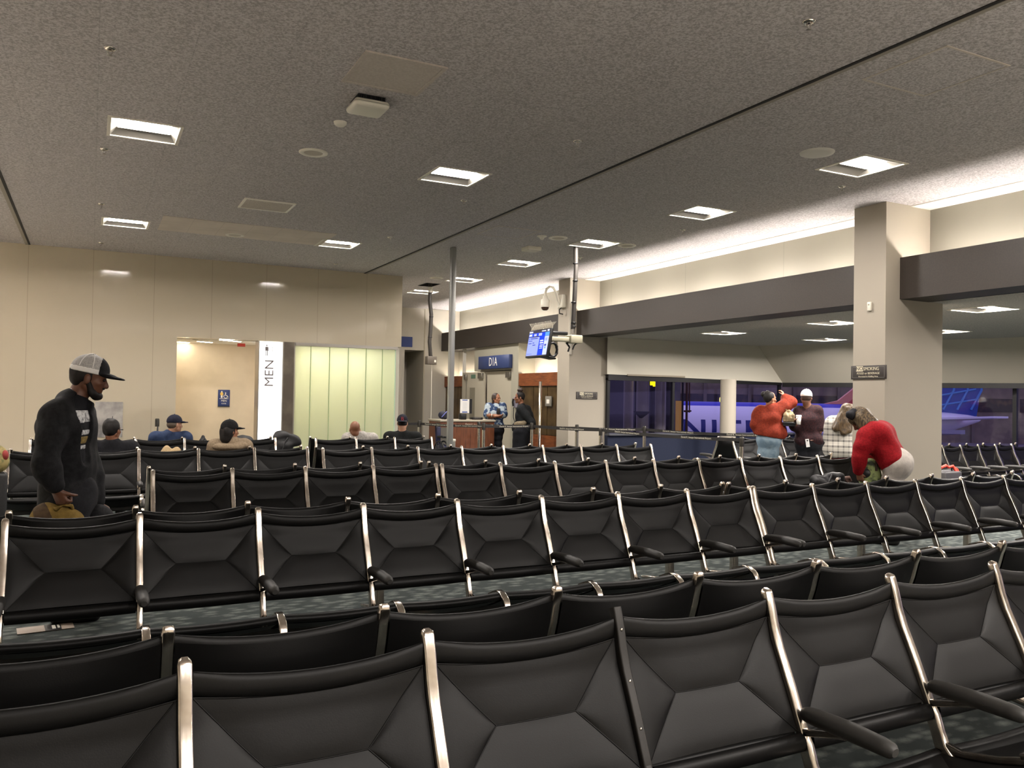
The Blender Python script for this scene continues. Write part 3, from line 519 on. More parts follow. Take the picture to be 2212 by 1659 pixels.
b = MB(); b.rbox(8.86, 8.93, 17.54, 17.80, 1.98, 2.12, .01, 2); ob('door_closer', b, M_steel, d1); b = MB(); b.tube([(8.92, 18.55, 1.40), (8.90, 18.55, 1.55), (8.90, 18.32, 1.55), (8.92, 18.32, 1.40)], .012, 8); ob('door_hook', b, M_steel, d1)
b = MB(); b.box(8.925, 8.93, 18.40, 18.52, .9, 1.5); ob('door_window', b, MATS['dark_glass'], d1)
b = MB(); b.tube([(8.84, 20.05, 1.96), (8.84, 20.05, 1.2)], .008, 8); ob('closer_rod', b, M_steel, d2)
# koa wood portals either side
for lab, y0, y1 in (('gate side', 15.2, 17.15), ('corner side', 20.38, YB)):
    t = thing('wood_portal', 'koa wood header with bronze panels beneath, ' + ('between the gate door and the far column' if y0 < 17 else 'in the corner behind the steel pole'), 'wall panel', (XG, (y0 + y1) / 2, 0)); h = (y1 - y0) / 2
    ob('header', MB().box(0, .12, -h, h, 1.78, 2.07), M_koa, t); n = 3
    for i in range(n):
        a = -h + 2 * h * i / n; c = -h + 2 * h * (i + 1) / n
        ob('bronze_panel', MB().box(.04, .07, a + .012, c - .012, .70, 1.765), mat('bronze_panel', S(120, 98, 66), .32, metal=.7, noise=(2.5, S(74, 60, 44), .4, .7)), t)
    ob('lower_panel', MB().box(.02, .10, -h, h, .10, .69), M_koa, t); b = MB(); b.box(.08, .12, -h, h, 0, 1.78); ob('backing', b, M_dark, t)
    m = 2
    for i in range(m):
        a = -h + 2 * h * (i + .1) / m; c = -h + 2 * h * (i + .9) / m
        q = thing('gate_cove_lamp', 'hidden lamp on top of the koa wood header washing the wall', 'lamp', (XG + .20, (y0 + y1) / 2 + (a + c) / 2, 2.0), 0, 'lamps above the koa headers'); hh = (c - a) / 2
        ob('lamp_tube', MB().cyl((0, -hh, .03), (0, hh, .03), .018, n=10), M_tube2, q); ob('lamp_base', MB().box(-.03, .03, -hh, hh, -.05, 0.008), M_white, q)
struct('trim_12', MB().box(8.90, 8.97, 20.37, 20.44, 2.07, ZS), M_lightplaster)
t = thing('keypad', 'small white access keypad on the bronze panel beside the tall post', 'keypad', (8.93, 15.75, 1.44)); b = MB(); b.rbox(-.03, 0, -.13, .13, -.11, .11, .006, 2); ob('plate', b, mat('keypad_grey', S(130, 126, 116), .4), t); b = MB(); b.box(-.034, -.03, -.06, .06, -.05, .04); ob('display', b, M_wtext, t)
t = thing('gate_sign', 'blue box sign reading D1A above the gate door', 'sign', (8.78, 18.31, 2.37)); b = MB(); b.rbox(0, .10, -.86, .86, -.16, .16, .004, 1); ob('box', b, mat('gate_blue', S(48, 63, 108), .5), t); text('lettering', 'D1A', .30, M_wtext, t, (-.002, .0, .0), (PI / 2, 0, -PI / 2), sx=.82)
t = thing('wall_phone', 'dark wall telephone with a hanging coiled cord beside the uniformed woman', 'telephone', (8.83, 17.18, 1.40)); b = MB(); b.rbox(0, .05, -.09, .09, -.13, .13, .01, 2); ob('body', b, mat('phone_grey', S(140, 136, 150), .4), t); b = MB(); b.tube([(-.03, 0.04, .08), (-.045, .04, 0), (-.03, .04, -.09)], .022, 10); ob('handset', b, M_black, t); b = MB(); b.tube([(-.02, .04, -.12), (-.03, .02, -.35), (-.02, -.06, -.5), (-.01, -.12, -.4)], .01, 8); ob('cord', b, M_black, t)
# agent counter
t = thing('agent_counter', 'wooden gate agent counter with a pale top in front of the gate', 'counter', (7.12, 16.32, 0))
ob('front_panel', MB().box(-.62, .62, -.3, -.27, .02, .98), M_koav, t); ob('side_panel', MB().box(-.62, -.59, -.27, .35, .02, .98), M_koav, t); ob('side_panel', MB().box(.59, .62, -.27, .35, .02, .98), M_koav, t); b = MB(); b.rbox(-.64, .64, -.33, .37, .98, 1.02, .006, 2); ob('worktop', b, mat('worktop_pale', S(174, 166, 148), .3), t); ob('shelf', MB().box(-.59, .59, -.25, .33, .45, .48), M_koav, t)
b = MB(); b.box(-.63, -.625, -.30, -.05, .35, .95); b.box(-.62, -.42, -.305, -.3, .40, .86); ob('grey_plate', b, mat('plate_grey', S(100, 96, 88), .5), t)
t = thing('sign_holder', 'white notice with blue bars in a black angled desk stand', 'notice', (7.14, 16.18, 1.02)); ob('backing', MB().poly([(-.14, 0, .13), (.14, 0, .13), (.19, .13, .13), (-.09, .13, .13)], (0, 0, .31)), M_black, t); ob('paper', MB().box(-.135, .075, -.006, 0, .14, .435), mat('paper_white', S(236, 234, 230), .6), t); b = MB(); b.box(-.09, .03, -.008, -.006, .405, .425); b.box(-.09, .03, -.008, -.006, .15, .175); ob('blue_bar', b, mat('paper_blue', S(70, 100, 170), .6), t); b = MB(); [b.box(-.08, .02, -.0075, -.006, .2 + i * .03, .206 + i * .03) for i in range(6)]; ob('print_line', b, mat('print_grey', S(190, 194, 206), .6), t); b = MB(); b.rbox(-.14, .0, -.05, .08, 0, .12, .015, 2); ob('foot', b, M_dark, t)
t = thing('desk_printer', 'low dark terminal on the counter beside the notice', 'printer', (7.42, 16.25, 1.02)); b = MB(); b.rbox(-.12, .12, -.08, .1, 0, .05, .01, 2); ob('body', b, M_dark, t); ob('paper_slot', MB().box(-.08, .08, -.082, -.08, .03, .04), M_steel, t)
t = thing('blue_bag', 'dark blue bag resting on the counter end by the steel pole', 'bag', (6.66, 16.3, 1.02)); b = MB(); b.ell((0, 0, .09), (.10, .085, .085)); b.ell((.06, .02, .06), (.07, .07, .06)); ob('body', b, mat('bag_navy', S(22, 24, 46), .7), t); b = MB(); b.tube([(-.06, -.09, .05), (.0, -.1, .12), (.06, -.08, .17)], .008, 6); ob('piping', b, mat('piping_blue', S(110, 120, 200), .6), t)
# wheelchair folded by the counter
t = thing('wheelchair', 'dark blue folded wheelchair parked at the counter end', 'wheelchair', (6.42, 15.75, 0)); M_wc = mat('wheelchair_navy', S(28, 30, 66), .5)
for s in (-1, 1):
    b = MB(); b.tube([(.05 * s + .0, .30 * math.cos(a), .30 + .29 * math.sin(a)) for a in [i * 2 * PI / 28 for i in range(29)]], .016, 8, caps=False); w_ = ob('rear_wheel', b, M_black, t); b = MB()
    for i in range(9): a = i * PI / 9; b.tube([(.05 * s, .29 * math.cos(a), .30 + .28 * math.sin(a)), (.05 * s, -.29 * math.cos(a), .30 - .28 * math.sin(a))], .003, 5)
    ob('spokes', b, M_steel, w_)
    b = MB(); b.tube([(.04 * s, .2, .92), (.04 * s, .25, .90), (.04 * s, .2, .55), (.04 * s, -.2, .5), (.04 * s, -.35, .3), (.04 * s, -.4, .12)], .013, 8); ob('side_frame', b, M_wc, t)
    b = MB(); b.lathe([(.05, -.015), (.06, 0), (.05, .015)], (.05 * s, -.38, .06), 14, 'x'); ob('caster', b, M_black, t); b = MB(); b.rbox(.025 * s - .02, .025 * s + .02, -.15, .15, .66, .70, .01, 2); ob('armrest', b, M_black, t)
b = MB(); b.rbox(-.045, .045, -.2, .2, .40, .50, .02, 2); ob('folded_seat', b, M_wc, t); b = MB(); b.rbox(-.045, .045, .15, .21, .5, .88, .02, 2); ob('folded_back', b, M_wc, t)
# ---------------------------------------------------------------- belt barrier posts and belts
M_belt = mat('black_belt', S(30, 27, 26), .7); M_btxt = mat('belt_text', S(214, 208, 190), .7)
def stanchion(x, y, label, h=1.0, group='chrome belt posts'):
    t = thing('belt_post', label, 'stanchion', (x, y, 0), 0, group)
    ob('base', MB().lathe([(0.0001, 0), (.17, 0), (.175, .015), (.15, .03), (.04, .045), (.0001, .05)], n=28), M_chrome, t)
    ob('pole', MB().lathe([(.032, .04), (.032, h - .14)], n=20), M_chrome, t)
    ob('belt_head', MB().lathe([(.036, h - .14), (.036, h - .02), (.030, h), (.0001, h)], n=20), mat('belt_head_black', S(60, 58, 54), .3, metal=.6), t); return t
PO = {'a': (6.11, 16.23), 'b': (6.92, 14.80), 'c': (8.05, 14.90), 'd': (8.45, 12.95), 'e': (8.67, 9.46), 'f': (7.15, 15.52), 'g': (9.55, 13.1), 'h': (10.32, 10.44), 'i': (8.49, 13.86)}
PL = {'a': 'belt post beside the capped man, nearest the restroom', 'b': 'belt post in front of the wooden counter, nearer of two', 'c': 'belt post before the bronze panels next to the tall post', 'd': 'belt post at the edge of the far column with the dark window behind',
      'e': 'belt post beside the chairs at the orange sweater woman', 'f': 'belt post close behind the counter-front post, touching the counter', 'i': 'belt post against the near corner of the far column', 'g': 'belt post before the window with the jet bridge behind', 'h': 'belt post crossing the pale jeans of the orange sweater woman'}
for k in 'abcdefghi': stanchion(*PO[k], PL[k], .97 if k in 'de' else 1.0)
stanchion(1.06, 15.8, 'dark post standing before the glazed wall near the restroom', 1.03)
def belt(a, b, label, texts):
    p, q = Vector((*PO[a], 0)) if isinstance(a, str) else Vector((*a, 0)), Vector((*PO[b], 0)) if isinstance(b, str) else Vector((*b, 0)); d = q - p; Ln = d.length; rz = math.atan2(d.y, d.x)
    t = thing('barrier_belt', label, 'belt', (p.x, p.y, .93), rz); n = 16; vs = []
    sag = lambda u: -.03 * 4 * u * (1 - u) * (Ln / 4)
    for i in range(n + 1):
        u = i / n; x = .036 + (Ln - .072) * u; z = sag(u)
        vs += [(x, -.0012, z - .026), (x, -.0012, z + .026), (x, .0012, z + .026), (x, .0012, z - .026)]
    fs = [(4 * i + j, 4 * i + (j + 1) % 4, 4 * i + 4 + (j + 1) % 4, 4 * i + 4 + j) for i in range(n) for j in range(4)]; ob('webbing', MB().add(vs, fs), M_belt, t)
    for u in texts: text('lettering', 'Daniel K. Inouye International Airport', .041, M_btxt, t, (Ln * u, -.0016, sag(u) + .004), (PI / 2, -math.atan((sag(u + .01) - sag(u - .01)) / (.02 * Ln)), 0), sx=1.08, ext=.0002)
belt((5.2, 16.4), 'a', 'black barrier belt running behind the capped man', [])
belt('a', 'b', 'black printed barrier belt from the capped man to the counter', [.30, .78]); belt('b', 'c', 'black printed barrier belt crossing below the two agents', [.62]); belt('c', 'd', 'lower printed barrier belt in front of the far column', [.6]) 
belt('d', 'e', 'lower printed barrier belt in front of the dark window wall', [.22, .72])
belt('f', 'c', 'upper printed barrier belt across the uniformed woman', [.05, .55]); belt('c', 'i', 'upper printed barrier belt passing close by the far column', [.5]); belt('i', 'g', 'upper printed barrier belt from the far column toward the jet bridge window', [.6]); belt('g', 'h', 'upper printed barrier belt reaching the orange sweater woman', [.28, .78])
t = thing('tall_post', 'tall bare chrome post standing before the bronze panels', 'post', (8.58, 15.52, 0)); ob('pole', MB().lathe([(.034, .02), (.034, 1.86), (.0001, 1.86)], n=20), M_chrome, t); ob('base', MB().lathe([(0.0001, 0), (.17, 0), (.17, .02), (.0001, .04)], n=28), M_chrome, t)
# ---------------------------------------------------------------- tandem sling seating
# local frame of one row: x along the row, seat faces -y, y = 0 under the top of the back posts
M_leather = mat('black_sling_vinyl', S(11, 10.6, 10.2), .46, spec=.19, bump=(260, .12, .0015)); M_welt = mat('black_welt', S(20, 19, 18), .42, spec=.5)
M_frame = mat('cast_aluminium', S(226, 216, 204), .2, metal=1, noise=(14, S(200, 188, 176), .42, .6)); M_pad = mat('armrest_rubber', S(46, 45, 43), .55)
M_blackcast = mat('black_casting', S(34, 32, 30), .5, metal=.3)
PZ = [(.86, 0), (.82, -.016), (.705, -.046), (.584, -.106), (.484, -.150), (.42, -.178), (.35, -.205), (.30, -.22)]
def py(z):
    for (z1, y1), (z0, y0) in zip(PZ, PZ[1:]):
        if z >= z0: return y0 + (y1 - y0) * (z - z0) / (z1 - z0)
    return PZ[-1][1]
PIT = .61
def rsec(a, b, r=.35, n=4):
    out = []
    for cx, cy, s in ((1, 1, 0), (-1, 1, 1), (-1, -1, 2), (1, -1, 3)):
        for i in range(n):
            t = (s + i / (n - 1)) * PI / 2; out.append((a * (cx * (1 - r)) + a * r * math.cos(t), b * (cy * (1 - r)) + b * r * math.sin(t)))
    return out
def frame_mesh(m, name, plain=False):
    b = MB(); wx = .017 if not plain else .015
    z = [.858, .845, .80, .74, .68, .62, .56, .51, .47, .445]
    # rounded cap then tapering bar
    P = [(0, py(.85) - .001, .862), (0, py(.85), .858)] + [(0, py(q), q) for q in z[1:]] + [(0, -.172, .425), (0, -.186, .395)]
    rr = [.45, .8] + [1.0] * (len(P) - 2)
    if plain: P = [(0, py(q), q) for q in z] + [(0, -.172, .425), (0, -.186, .395)]; rr = [1] * len(P)
    b.tube(P, rr, sec=rsec(wx, .015), up=(1, 0, 0))
    # lower casting down to the beam, and forward seat rail with the curved nose
    b.tube([(0, -.160, .45), (0, -.186, .40), (0, -.205, .35), (0, -.225, .30), (0, -.27, .25)], [.9, 1.15, 1.1, 1.2, 1.5], sec=rsec(.013, .02), up=(1, 0, 0))
    b.tube([(0, -.215, .31), (0, -.30, .300), (0, -.42, .330), (0, -.54, .372)], [1, .9, .8, .9], sec=rsec(.012, .018), up=(1, 0, 0))
    b.tube([(0, -.50, .378), (0, -.56, .398), (0, -.61, .415), (0, -.655, .410), (0, -.695, .388), (0, -.72, .355), (0, -.722, .325), (0, -.70, .31)], [.7, .95, 1, 1, 1, 1, .9, .5], sec=rsec(.019, .013), up=(1, 0, 0))
    if not plain: b.tube([(0, -.172, .44), (0, -.22, .452), (0, -.30, .475), (0, -.38, .492)], [1, .8, .7, .6], sec=rsec(.014, .012), up=(1, 0, 0))
    return b.mesh(name, m)
FRAME = frame_mesh(M_frame, 'side_frame'); FRAMEB = frame_mesh(M_blackcast, 'side_frame_bare', True)
b = MB(); b.tube([(0, -.170, .498), (0, -.178, .499), (0, -.195, .501), (0, -.24, .504), (0, -.36, .507), (0, -.47, .506), (0, -.50, .504), (0, -.512, .502)], [.5, .78, .95, 1.05, 1.08, .98, .86, .5], sec=rsec(.027, .026, .9), up=(1, 0, 0)); ARM = b.mesh('armrest', M_pad)
b = MB()
for z in (.80, .66, .54): b.ell((0, py(z) - .016, z), (.005, .003, .005), 10, 6)
RIV = b.mesh('rivets', M_chrome)
def hip_panel(mb, fn, N=10, cx=.28, puff=.006):
    """four-facet stitched panel over (u,v) in 0..1; fn(u,v,depth)->xyz"""
    C = dict(TL=(0, 0, 0), TR=(1, 0, 0), BL=(0, 1, 0), BR=(1, 1, 0), CL=(cx, .5, 1), CR=(1 - cx, .5, 1))
    def patch(a, b_, c, d):     # a-b edge (outer), d-c edge (inner)
        a, b_, c, d = [Vector(C[k]) for k in (a, b_, c, d)]; vs = []
        for i in range(N + 1):
            t = i / N
            for j in range(N + 1):
                s = j / N; p = a.lerp(b_, s).lerp(d.lerp(c, s), t)
                pf = puff * (1 - (2 * s - 1) ** 4) * (1 - (2 * t - 1) ** 4)
                vs.append(fn(p.x, p.y, p.z, pf))
        n = N + 1; mb.add(vs, [(i * n + j, i * n + j + 1, (i + 1) * n + j + 1, (i + 1) * n + j) for i in range(N) for j in range(N)], True)
    patch('TL', 'TR', 'CR', 'CL'); patch('BR', 'BL', 'CL', 'CR'); patch('BL', 'TL', 'CL', 'CL'); patch('TR', 'BR', 'CR', 'CR')
def sagf(u): return 4 * u * (1 - u)
XA, XB = .018, PIT - .018
def back_mesh():
    mb = MB(); zt, zb = .772, .442
    def fn(u, v, d, pf):
        z = zt + (zb - zt) * v - .026 * sagf(u) * (1 - v); return (XA + (XB - XA) * u, py(z) + .004 + .016 * d + .010 * sagf(u) - pf, z)
    hip_panel(mb, fn)
    n = 14
    for top in (0, 1):                       # rolled hems
        zc, rz_, ry = ((.803, .030, .014) if top else (.413, .030, .022)); pts = []
        vs = []; m = 12
        for i in range(n + 1):
            u = i / n; z0 = zc - (.030 * sagf(u) if top else .004 * sagf(u)); fl = (.35 + .65 * min(1, 7 * min(u, 1 - u) + .1)) if top else 1
            for j in range(m):
                a = 2 * PI * j / m; z = z0 + rz_ * math.sin(a); vs.append((XA + (XB - XA) * u, py(z0) + .006 * sagf(u) + ry * fl * math.cos(a) + (.002 if top else 0), z))
        mb.add(vs, [(i * m + j, i * m + (j + 1) % m, (i + 1) * m + (j + 1) % m, (i + 1) * m + j) for i in range(n) for j in range(m)], True)
    vs = []                                  # plain rear face
    K = 10
    for i in range(n + 1):
        for j in range(K + 1):
            u = i / n; z = .815 + (.40 - .815) * j / K - .030 * sagf(u) * (1 - j / K); vs.append((XA + (XB - XA) * u, py(z) + .018 + .040 * sagf(u) * min(1, sagf(j / K) * 1.2 + .05), z))
    mb.add(vs, [(i * (K + 1) + j, (i + 1) * (K + 1) + j, (i + 1) * (K + 1) + j + 1, i * (K + 1) + j + 1) for i in range(n) for j in range(K)], True)
    for pts in (((0, 0, 0), (.28, .5, 1), (.72, .5, 1), (1, 0, 0)), ((0, 1, 0), (.28, .5, 1)), ((1, 1, 0), (.72, .5, 1)), ((0, 0, 0), (1, 0, 0))):
        ln = []
        for a, c in zip(pts, pts[1:]):
            for i in range(9): q = Vector(a).lerp(Vector(c), i / 8); p = fn(q.x, q.y, q.z, .0005); ln.append(p) if not ln or (Vector(ln[-1]) - Vector(p)).length > 1e-4 else None
        mb.tube(ln, .0022, 6)
    return mb.mesh('back_sling', M_leather)
def seat_mesh():
    mb = MB()
    def base(y): t = (-.20 - y) / .42; return .285 + .115 * t - .022 * sagf(min(max(t, 0), 1))
    def fn(u, v, d, pf):
        y = -.225 - .385 * v; return (XA + (XB - XA) * u, y, base(y) - .022 * d - .012 * sagf(u) + pf)
    def flip(*a): return fn(*a)
    hip_panel(mb, lambda u, v, d, pf: fn(1 - u, v, d, pf))
    n = 12; m = 12
    for yc, zc, r1 in ((-.215, .282, .018), (-.640, .400, .026)):
        vs = []
        for i in range(n + 1):
            u = i / n
            for j in range(m):
                a = 2 * PI * j / m; vs.append((XA + (XB - XA) * u, yc + r1 * 1.1 * math.cos(a), zc - .010 * sagf(u) + r1 * .8 * math.sin(a)))
        mb.add(vs, [(i * m + j, (i + 1) * m + j, (i + 1) * m + (j + 1) % m, i * m + (j + 1) % m) for i in range(n) for j in range(m)], True)
    vs = []
    for i in range(n + 1):
        for j in range(7):
            u = i / n; y = -.215 - .43 * j / 6; vs.append((XA + (XB - XA) * u, y, base(y) - .030 - .012 * sagf(u)))
    mb.add(vs, [(i * 7 + j, i * 7 + j + 1, (i + 1) * 7 + j + 1, (i + 1) * 7 + j) for i in range(n) for j in range(6)], True)
    return mb.mesh('seat_sling', M_leather)
BACK = back_mesh(); SEAT = seat_mesh()
b = MB(); b.tube([(0, -.27, .02), (0, -.27, .24)], [1, .9], sec=rsec(.03, .03), up=(1, 0, 0)); b.tube([(0, -.62, .018), (0, -.50, .035), (0, -.27, .055), (0, -.06, .03), (0, -.03, .018)], [.6, .8, 1.2, .8, .6], sec=rsec(.03, .016), up=(1, 0, 0)); LEG = b.mesh('leg', M_frame)
RA = .0047
def row(s0, q, pitch, n, label, away=False, bare=(), skip_arm=(), ang=RA):
    """s0 = position of the first post along the row, q = depth of the post tops"""
    ux, uy = math.cos(ang), math.sin(ang); s = s0 + (n * pitch if away else 0)
    t = thing('tandem_seating', label, 'tandem seating', (ux * s - math.sin(RA) * q, uy * s + math.cos(RA) * q, 0), ang + (PI if away else 0), 'black sling tandem seating rows')
    k = pitch / PIT
    for i in range(n):
        for nm, me in (('back_sling', BACK), ('seat_sling', SEAT)): o = link(nm, me, t, (i * pitch, 0, 0)); o.scale = (k, 1, 1)
    for i in range(n + 1):
        if i in bare: o = link('bare_side_frame', FRAMEB, t, (i * pitch, 0, 0)); o['label'] = 'black bare frame without its chrome cover'; link('rivets', RIV, o)
        else: o = link('side_frame', FRAME, t, (i * pitch, 0, 0)); link('armrest', ARM, o)
    bm_ = MB(); bm_.rbox(.03, n * pitch - .03, -.30, -.24, .215, .275, .006, 2); ob('beam', bm_, M_blackcast, t)
    for x in ([.5, n - .5] if n < 6 else [.5, n / 2, n - .5]): link('leg', LEG, t, (x * pitch, 0, 0))
    return t
row(-1.006, 2.113, .615, 9, 'tandem row across the picture bottom with one bare black post, facing the viewer', bare=(4,))
row(-1.002, 2.415, .608, 9, 'tandem row right behind the bottom row, showing only plain black backs and round posts', away=True)
row(-.933, 4.745, .600, 9, 'long second tandem row facing the viewer, left portion below the standing man')
row(4.50, 4.74, .612, 6, 'tandem row facing the viewer in line with the second row, under the red sweater woman')
row(-.945, 5.06, .604, 9, 'tandem row facing away, backed against the second row, standing man behind it', away=True)
row(4.53, 5.03, .609, 6, 'tandem row facing away in front of the red sweater woman and wide column', away=True)
row(.503, 7.34, .618, 4, 'short four-seat tandem row facing the viewer beside the standing man')
row(3.02, 7.30, .618, 9, 'tandem row facing the viewer with the dark jacket lying on a seat')
row(.496, 7.70, .618, 4, 'four-seat tandem row facing away behind the short row by the standing man', away=True)
row(3.03, 7.64, .618, 9, 'tandem row facing away in front of the window people', away=True)
row(-.70, 10.10, .622, 5, 'tandem row facing the viewer directly behind the standing man')
row(2.55, 9.90, .606, 8, 'tandem row facing the viewer in front of the wooden counter and the belts')
row(-.70, 10.42, .622, 5, 'tandem row facing away with the woman in the black cap', away=True)
row(2.55, 10.22, .602, 8, 'tandem row facing away, its post tops just below the belt posts', away=True)
row(-.62, 12.40, .622, 5, 'tandem row facing the viewer before the man in the blue shirt')
row(3.05, 12.26, .612, 3, 'three-seat tandem row facing the viewer before the bald man and capped man')
row(-.62, 12.72, .622, 5, 'tandem row facing away, holding the man in the blue shirt', away=True)
row(3.05, 12.58, .612, 3, 'three-seat tandem row facing away, holding the bald man', away=True)
row(10.32, 11.45, .585, 5, 'tandem row facing the viewer in the window bay behind the orange sweater woman', ang=0)
row(10.29, 11.77, .585, 5, 'tandem row facing the window wall of the bay, beside the belt text', away=True, ang=0)
row(11.80, 8.74, .452, 6, 'tandem row facing the viewer past the wide column with bright chrome posts', ang=0)
row(12.0, 9.06, .452, 6, 'tandem row behind the one past the wide column, only post caps showing', away=True, ang=0)
# ---------------------------------------------------------------- outside: apron, aircraft, terminal, jet bridge
ZA = -4.3
FH = Vector((.4534, .8912, 0)).normalized(); RH = Vector((.8912, -.4534, 0)).normalized(); AXR = math.atan2(RH.y, RH.x)
def away(lat, dep, z=0): p = RH * lat + FH * dep; return (p.x, p.y, z)
struct('ground_apron', MB().box(16.8, 400, -250, 300, ZA - .3, ZA).box(-100, 16.8, 22.4, 400, ZA - .3, ZA), mat('apron_concrete', S(120, 116, 118), .8, noise=(.3, S(96, 92, 96), .35, .65)))
M_fus = mat('aircraft_white', S(232, 232, 236), .35); M_navyp = mat('aircraft_navy', S(20, 36, 110), .4); M_tail = mat('tail_blue', S(28, 70, 150), .4); M_tail2 = mat('tail_light_blue', S(70, 140, 200), .4)
# white airliner: local x = towards its tail, y = away from the viewer, nose at x=-20
R0 = 1.88
t = thing('white_airliner', 'white airliner with large navy lettering and a blue lattice tail outside the windows', 'airplane', away(23.0, 72.0, ZA), AXR)
zc = 3.55
prof = [(-20, .05, -.3), (-19.6, .5, -.25), (-18.8, 1.0, -.15), (-17.5, 1.5, -.05), (-16, 1.8, 0), (-14.5, R0, 0), (7, R0, 0), (9.5, 1.72, .14), (12, 1.36, .42), (14.5, .92, .75), (16.5, .5, 1.0), (17.6, .22, 1.1), (17.8, .02, 1.1)]
n = 36; vs = []
for x, r, dz in prof:
    for j in range(n): a = 2 * PI * j / n; vs.append((x, r * math.cos(a), zc + dz + r * math.sin(a)))
b = MB(); b.add(vs, [(i * n + j, i * n + (j + 1) % n, (i + 1) * n + (j + 1) % n, (i + 1) * n + j) for i in range(len(prof) - 1) for j in range(n)], True); ob('fuselage', b, M_fus, t)
b = MB(); b.poly([(9.8, -.16, zc + 1.5), (14.6, -.16, zc + 6.9), (18.2, -.16, zc + 6.9), (17.3, -.16, zc + 1.35)], (0, .32, 0)); fin = ob('tail_fin', b, M_tail, t)
b = MB()
for i in range(6):
    x = 10.8 + i * 1.2; b.tube([(x, -.18, zc + 1.9), (x + .9, -.18, zc + 3.6), (x + 1.1, -.18, zc + 6)], .11, 6)
for i in range(5): z = zc + 2.3 + i * .9; b.tube([(10.6 + i * .7, -.19, z + .2), (13.4 + i * .3, -.19, z - .15), (17.2, -.19, z + .5)], .09, 6)
ob('tail_lattice', b, M_tail2, fin)
b = MB(); b.poly([(12.2, -.3, zc + .95), (15.6, -5.6, zc + 1.3), (16.8, -5.6, zc + 1.3), (15.8, -.3, zc + .95)], (0, 0, .16)); ob('tailplane', b, M_fus, t)
b = MB(); b.poly([(-3.5, -1.2, zc - .9), (6.5, -15, zc + .3), (8.2, -15, zc + .3), (4.0, -1.2, zc - .9)], (0, 0, .28)); ob('wing', b, mat('wing_grey', S(150, 150, 160), .4), t)
b = MB(); b.lathe([(.75, -3.6), (.95, -2.6), (.9, -1.0), (.55, .2)], (-1.0, -4.9, zc - 1.85), 24, 'x'); ob('engine', b, M_navyp, t)
b = MB(); [b.tube([(x, y, zc - 1.7), (x, y, .5)], .12, 8) for x, y in ((-15, 0), (1.5, -2.5), (1.5, 2.5))]; ob('landing_gear', b, M_steel, t); b = MB(); [b.lathe([(.3, -.2), (.5, -.15), (.5, .15), (.3, .2)], (x, y, .5), 16, 'y') for x, y in ((-15, 0), (1.5, -2.5), (1.5, 2.5))]; ob('wheel', b, M_black, t)
# lettering wrapped onto the fuselage side, one mesh per letter group
tx = bpy.data.curves.new('letters', 'FONT'); tx.body = 'UNITED'; tx.size = 2.35; tx.align_x = 'CENTER'; tx.align_y = 'CENTER'; tx.resolution_u = 4; tx.space_character = 1.18; tx.offset = .05
to = bpy.data.objects.new('letters', tx); COL.objects.link(to); dg = bpy.context.evaluated_depsgraph_get(); me = bpy.data.meshes.new_from_object(to.evaluated_get(dg)); bpy.data.objects.remove(to)
bm = bmesh.new(); bm.from_mesh(me); bmesh.ops.triangulate(bm, faces=bm.faces[:]); bmesh.ops.subdivide_edges(bm, edges=[e for e in bm.edges if e.calc_length() > .25], cuts=5, use_grid_fill=True)
for v in bm.verts:
    a = (v.co.y + 1.02) / R0 * 1.0 - .66; v.co = Vector((v.co.x * 1.18 - 5.2, -(R0 + .015) * math.cos(a), zc + (R0 + .015) * math.sin(a)))
b = MB(); b.bm(bm, True); ob('lettering', b, M_navyp, t)
# blue airliner with a red tail beyond it
t = thing('blue_airliner', 'blue airliner with a red and orange tail parked beyond the white one', 'airplane', away(33, 92, ZA), AXR)
prof2 = [(-24, .05, -.3), (-23, .8, -.2), (-20, 1.7, 0), (-18, R0, 0), (10, R0, 0), (15, 1.2, .5), (18, .2, 1.0)]; vs = []
for x, r, dz in prof2:
    for j in range(24): a = 2 * PI * j / 24; vs.append((x, r * math.cos(a), zc + .35 + dz + r * math.sin(a)))
b = MB(); b.add(vs, [(i * 24 + j, i * 24 + (j + 1) % 24, (i + 1) * 24 + (j + 1) % 24, (i + 1) * 24 + j) for i in range(len(prof2) - 1) for j in range(24)], True); ob('fuselage', b, mat('aircraft_blue', S(40, 50, 190), .4), t)
b = MB(); b.poly([(3.0, -.2, zc + 2.0), (5.0, -.2, zc + 3.6), (8.6, -.2, zc + 7.5), (11.5, -.2, zc + 7.5), (10.5, -.2, zc + 2.0)], (0, .4, 0)); f2 = ob('tail_fin', b, mat('tail_red', S(205, 40, 50), .4), t)
b = MB(); b.poly([(1.2, -.24, zc + 2.1), (3.2, -.24, zc + 2.6), (4.8, -.24, zc + 3.9), (8.2, -.24, zc + 7.6), (9.4, -.24, zc + 7.5), (5.6, -.24, zc + 3.5), (3.9, -.24, zc + 2.1)], (0, .48, 0)); ob('tail_stripe', b, mat('tail_orange', S(232, 140, 110), .4), f2)
b = MB(); [b.tube([(x, y, 2.0), (x, y, .45)], .12, 8) for x, y in ((-18, 0), (2, -2.5), (2, 2.5))]; [b.lathe([(.3, -.2), (.5, -.15), (.5, .15), (.3, .2)], (x, y, .5), 14, 'y') for x, y in ((-18, 0), (2, -2.5), (2, 2.5))]; ob('landing_gear', b, M_black, t)
